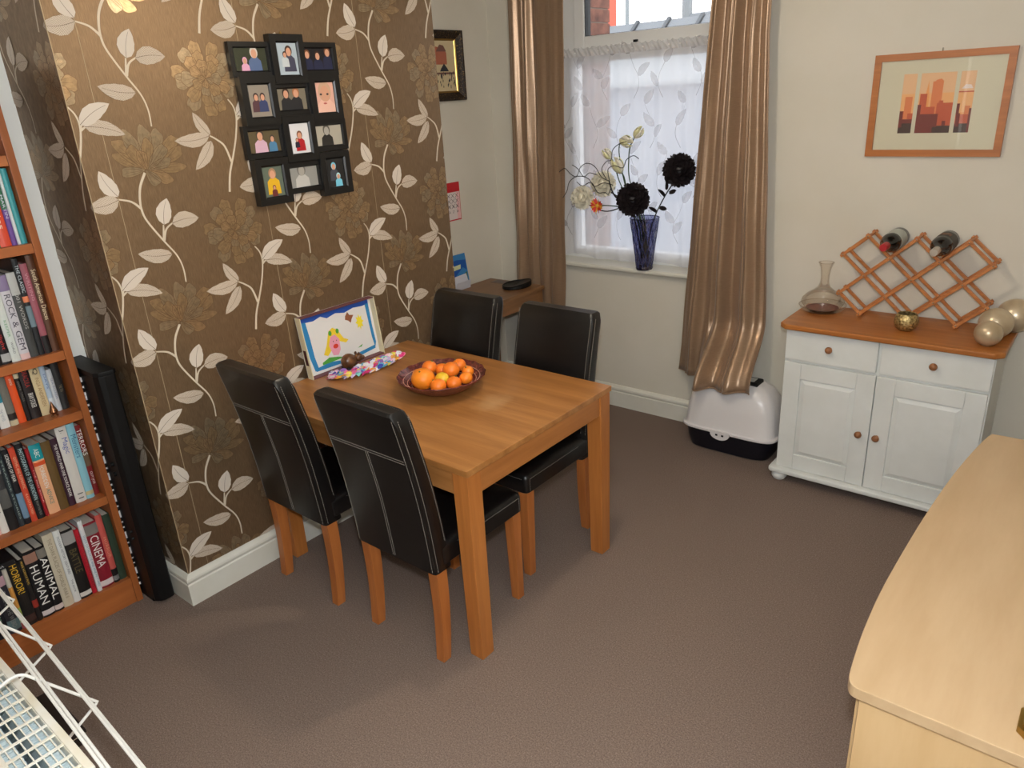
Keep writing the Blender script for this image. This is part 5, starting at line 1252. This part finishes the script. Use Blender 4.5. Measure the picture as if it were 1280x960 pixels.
# ------------------------------------------------------------------ vase and flowers on the sill
SZ = .870; VX, VY = .575, 2.536
t = thing('cut_glass_vase', 'blue cut glass vase on the window sill', 'vase', (VX, VY, SZ))
prof = [(0, 0), (.044, 0), (.047, .010)]+[(.044+.034*(k/30)**1.1, .016+.264*k/30) for k in range(31)]
pin = [(max(0, r_-.006), max(h, .014)) for r_, h in prof[::-1]]
def cutw(tt, j):
    if not 2 < j < 33: return (1, 0)
    q = (j-3)/30*3.0*PI
    return (1.02-.055*min(abs(math.sin(5*tt+q)), abs(math.sin(5*tt-q)))**.8*0-.05*(1-min(1, 2.2*min(abs(math.sin(5*tt+q)), abs(math.sin(5*tt-q))))), 0)
vb = MB().shell(prof, (VX, VY, SZ), 120, wob=cutw).build('vase_body', M['blueglass'], t, smooth=True)
MB().lathe([(.0435, .001), (.046, .010), (.043, .016), (0, .016)], (VX, VY, SZ), 32).build('thick_base', flat((40, 42, 78), .15), t, smooth=True)
MB().tube([(VX+.0785*math.cos(q*PI/24), VY+.0785*math.sin(q*PI/24), SZ+.28) for q in range(48)], .0025, 6, True).build('rim', M['blueglass'], t, smooth=True)
cutm = mat('cut_glass_groove', (66, 70, 112), .15)
def vr(h): return .0445+.034*max(0, (h-.016)/.264)**1.1
for k in range(10):
    for sg in (-1, 1):
        P = []
        for i in range(25):
            h = .018+.25*i/24; a = 2*PI*k/10+sg*1.35*i/24; q = vr(h)*1.006; P.append((VX+q*math.cos(a), VY+q*math.sin(a), SZ+h))
        MB().tube(P, .0016, 5).build('cut_groove', cutm, vb, smooth=True)
NECK = Vector((VX, VY, SZ+.27)); FOOT = Vector((VX, VY, SZ+.03))
stemm = flat((44, 48, 40), .6); blackp = noisy(mat('black_petals', (26, 18, 20), .55), [(.3, (18, 12, 14)), (.7, (40, 30, 32))], (1, 1, 1), 30, 3)
petal_cache = {}
def petal_mesh(key, ln, wd, m, cup=.3):
    if key in petal_cache: return petal_cache[key]
    vs = []; fs = []
    for i in range(6):
        u = i/5; hw = wd/2*math.sin(PI*min(1, .12+u*.86))**.6*(1 if i < 5 else .45)
        zz = cup*ln*u*u
        for k in (-1, 0, 1): vs.append((ln*u, hw*k, zz+(.12*wd if k else 0)))
    for i in range(5):
        for k in (0, 1): a = i*3+k; fs.append((a, a+1, a+4, a+3))
    vs2 = [(x, y, z-.0012) for x, y, z in vs]; n0 = len(vs); fs2 = [tuple(n0+i for i in f[::-1]) for f in fs]
    me = MB().add(vs+vs2, fs+fs2).mesh('petal', smooth='all', fix=False); me.materials.append(m); petal_cache[key] = me; return me
def bloom_ball(name, lab, c, r_, key, m, n, group, stem_to=None, sm=stemm):
    t = thing(name, lab, 'flower', c, 0, group); c = Vector(c)
    MB().ball(c, r_*.58, 18, 12).build('flower_core', m, t, smooth='all')
    me = petal_mesh(key, r_*.50, r_*.42, m, .22)
    g = PI*(3-math.sqrt(5)); rj = random.Random(n)
    for i in range(n):
        z = 1-2*(i+.5)/n; q = math.sqrt(1-z*z); a = i*g
        d = Vector((q*math.cos(a), q*math.sin(a), z))
        o = put('petal', me, t); o.matrix_parent_inverse = Matrix()
        fn_ = Vector((.42, -.88, .22)); tn = d-fn_*d.dot(fn_); tn = tn.normalized() if tn.length > .05 else Vector((0, 0, 1))
        px_ = (d*1.0+tn*(.42 if d.dot(fn_) > -.2 else .15)+Vector((rj.uniform(-.22, .22), rj.uniform(-.22, .22), rj.uniform(-.22, .22)))).normalized(); py_ = d.cross(px_).normalized() if d.cross(px_).length > .05 else px_.orthogonal().normalized(); pz_ = px_.cross(py_)
        o.rotation_mode = 'QUATERNION'; o.rotation_quaternion = Matrix((px_, py_, pz_)).transposed().to_quaternion()
        o.location = d*r_*.54
    if stem_to:
        P = catmull([c-Vector((0, 0, r_*.3)), *[Vector(p) for p in stem_to[:-1]], Vector(stem_to[-1])], 8)
        MB().tube(P, .0035, 6).build('stem', sm, t, smooth=True)
    return t
bloom_ball('black_chrysanthemum', 'big black artificial chrysanthemum low over the vase rim', (.552, 2.452, 1.256), .086, 'blk', blackp, 150, 'black flowers in the vase', [(.565, 2.49, 1.165), (.575, 2.515, 1.07), (.58, 2.53, .93)])
bk = bloom_ball('black_chrysanthemum', 'black artificial chrysanthemum on a long stem beside the curtain', (.775, 2.53, 1.400), .082, 'blk2', blackp, 150, 'black flowers in the vase', [(.70, 2.54, 1.28), (.635, 2.54, 1.16), (.60, 2.545, 1.05), (.590, 2.548, .93)])
for p, a in (((.715, 2.542, 1.285), .6), ((.69, 2.547, 1.265), 2.6), ((.655, 2.553, 1.205), .2), ((.64, 2.555, 1.18), 2.9), ((.70, 2.54, 1.30), 1.7)):
    me = petal_mesh('blkleaf', .05, .024, blackp); o = put('leaf', me, bk); o.matrix_parent_inverse = bk.matrix_basis.inverted(); o.location = p; o.rotation_euler = (PI/2, -.3, 0); o.rotation_euler = (PI/2*.8, -a+.4, 0)
creamp = noisy(mat('cream_petals', (244, 238, 220), .6), [(.3, (238, 230, 208)), (.7, (248, 243, 228))], (1, 1, 1), 30, 3)
bloom_ball('cream_chrysanthemum', 'cream artificial pompom flower at the curtain end of the bunch', (.172, 2.540, 1.240), .065, 'crm', creamp, 140, 'cream pompom flowers in the vase', [(.30, 2.572, 1.165), (.44, 2.578, 1.195), (.525, 2.57, 1.15), (.556, 2.565, .93)])
bloom_ball('cream_chrysanthemum', 'cream artificial pompom flower behind the red daisy', (.306, 2.550, 1.318), .069, 'crm2', creamp, 140, 'cream pompom flowers in the vase', [(.40, 2.588, 1.235), (.49, 2.588, 1.19), (.545, 2.58, 1.12), (.566, 2.572, .93)])
yel = flat((244, 240, 190), .5); grn = flat((62, 84, 56), .6)
def tulip(lab, c, d, r_, mids):
    t = thing('cream_tulip', lab, 'flower', c, 0, 'cream tulips in the vase'); c = Vector(c); d = Vector(d).normalized()
    q = d.to_track_quat('Z', 'Y'); Mx = Matrix.Translation(c) @ q.to_matrix().to_4x4()
    for ring in (0, 1):
        for k in range(3):
            a = 2*PI*k/3+ring*PI/3; vs = []; fs = []
            for i in range(7):
                u = i/6; rad = r_*(.15+.85*math.sin(PI*min(1, .08+u*.72)))*(1 if ring else .9); hgt = r_*2.5*u
                for j in (-1, 0, 1):
                    an = a+j*.62*(1-.55*u); p = Mx @ Vector((rad*math.cos(an), rad*math.sin(an), hgt)); vs.append(tuple(p))
            for i in range(6):
                for j in (0, 1): b_ = i*3+j; fs.append((b_, b_+1, b_+4, b_+3))
            o = MB().add(vs, fs).build('petal', yel if ring else creamp, t, smooth='all', fix=False); sd = o.modifiers.new('thick', 'SOLIDIFY'); sd.thickness = .0015
    MB().tube(catmull([c, *[Vector(p) for p in mids]], 8), .003, 6).build('stem', grn, t, smooth=True)
tulip('cream tulip at the tip of the tallest stem', (.508, 2.545, 1.562), (.55, -.2, .5), .027, [(.468, 2.57, 1.52), (.452, 2.578, 1.46), (.46, 2.578, 1.33), (.55, 2.572, 1.15), (.576, 2.570, .93)])
tulip('cream tulip hanging just below the tallest one', (.425, 2.54, 1.548), (.8, -.3, -.1), .033, [(.408, 2.550, 1.50), (.412, 2.562, 1.42), (.452, 2.562, 1.28), (.545, 2.560, 1.13), (.568, 2.558, .93)])
tulip('round cream tulip bud among the twisted twigs', (.357, 2.542, 1.455), (-.1, -.6, .6), .026, [(.372, 2.556, 1.43), (.42, 2.545, 1.32), (.525, 2.546, 1.15), (.558, 2.546, .93)])
tulip('cream tulip with a green streak above the big black flower', (.435, 2.525, 1.385), (-.1, -.5, .7), .036, [(.445, 2.540, 1.36), (.468, 2.544, 1.28), (.545, 2.548, 1.14), (.572, 2.546, .93)])
# red and yellow daisy
t = thing('red_gerbera', 'red and yellow artificial daisy beside the cream pompoms', 'flower', (.292, 2.515, 1.205), 0)
c = Vector((.292, 2.512, 1.205))
for k in range(16):
    a = 2*PI*k/16; me = petal_mesh('red' if k % 3 else 'yelp', .042, .014, flat((224, 70, 50), .5) if k % 3 else flat((240, 176, 60), .5), .1)
    o = put('petal', me, t); o.matrix_parent_inverse = t.matrix_basis.inverted(); d = Vector((math.cos(a), -.25, math.sin(a)*.8)); o.rotation_mode = 'QUATERNION'; o.rotation_quaternion = d.to_track_quat('X', 'Y'); o.location = c+d*.004
MB().ball(c, .012, 12, 8).build('flower_centre', flat((240, 190, 70), .6), t, smooth='all')
MB().tube(catmull([c, (.40, 2.522, 1.205), (.49, 2.530, 1.185), (.535, 2.534, 1.12), (.556, 2.536, 1.0), (.560, 2.536, .93)], 8), .003, 6).build('stem', grn, t, smooth=True)
# twisted twigs
rr = random.Random(21)
t = thing('twisted_twig', 'black twisted willow twig branching out of the vase', 'twig', (.56, 2.55, .93), 0)
tw = flat((26, 26, 30), .5)
main = catmull([(.566, 2.525, .93), (.505, 2.528, 1.175), (.418, 2.492, 1.262), (.406, 2.452, 1.345)], 8)
MB().tube(main, [.0055-.002*i/len(main) for i in range(len(main))], 6).build('main_stem', tw, t, smooth=True)
for P in ([(.38, 1.34), (.33, 1.36), (.29, 1.41), (.24, 1.43), (.19, 1.41), (.16, 1.36), (.12, 1.37), (.08, 1.40), (.04, 1.38)], [(.40, 1.32), (.34, 1.33), (.28, 1.31), (.24, 1.35), (.17, 1.36), (.11, 1.33), (.09, 1.28), (.06, 1.24)],
          [(.385, 1.30), (.37, 1.27), (.35, 1.28), (.30, 1.28), (.26, 1.33), (.20, 1.31), (.16, 1.33)], [(.38, 1.34), (.37, 1.40), (.41, 1.42), (.46, 1.41), (.48, 1.45), (.52, 1.47), (.55, 1.455)],
          [(.36, 1.35), (.33, 1.40), (.36, 1.44), (.39, 1.45), (.40, 1.50), (.44, 1.53), (.48, 1.54)], [(.30, 1.37), (.25, 1.38), (.21, 1.36), (.17, 1.40), (.13, 1.42)]):
    MB().tube(catmull([(a+.036, 2.450+.008*math.sin(9*a+z), z+.008) for a, z in P], 7), .0021, 5).build('twig', tw, t, smooth=True)
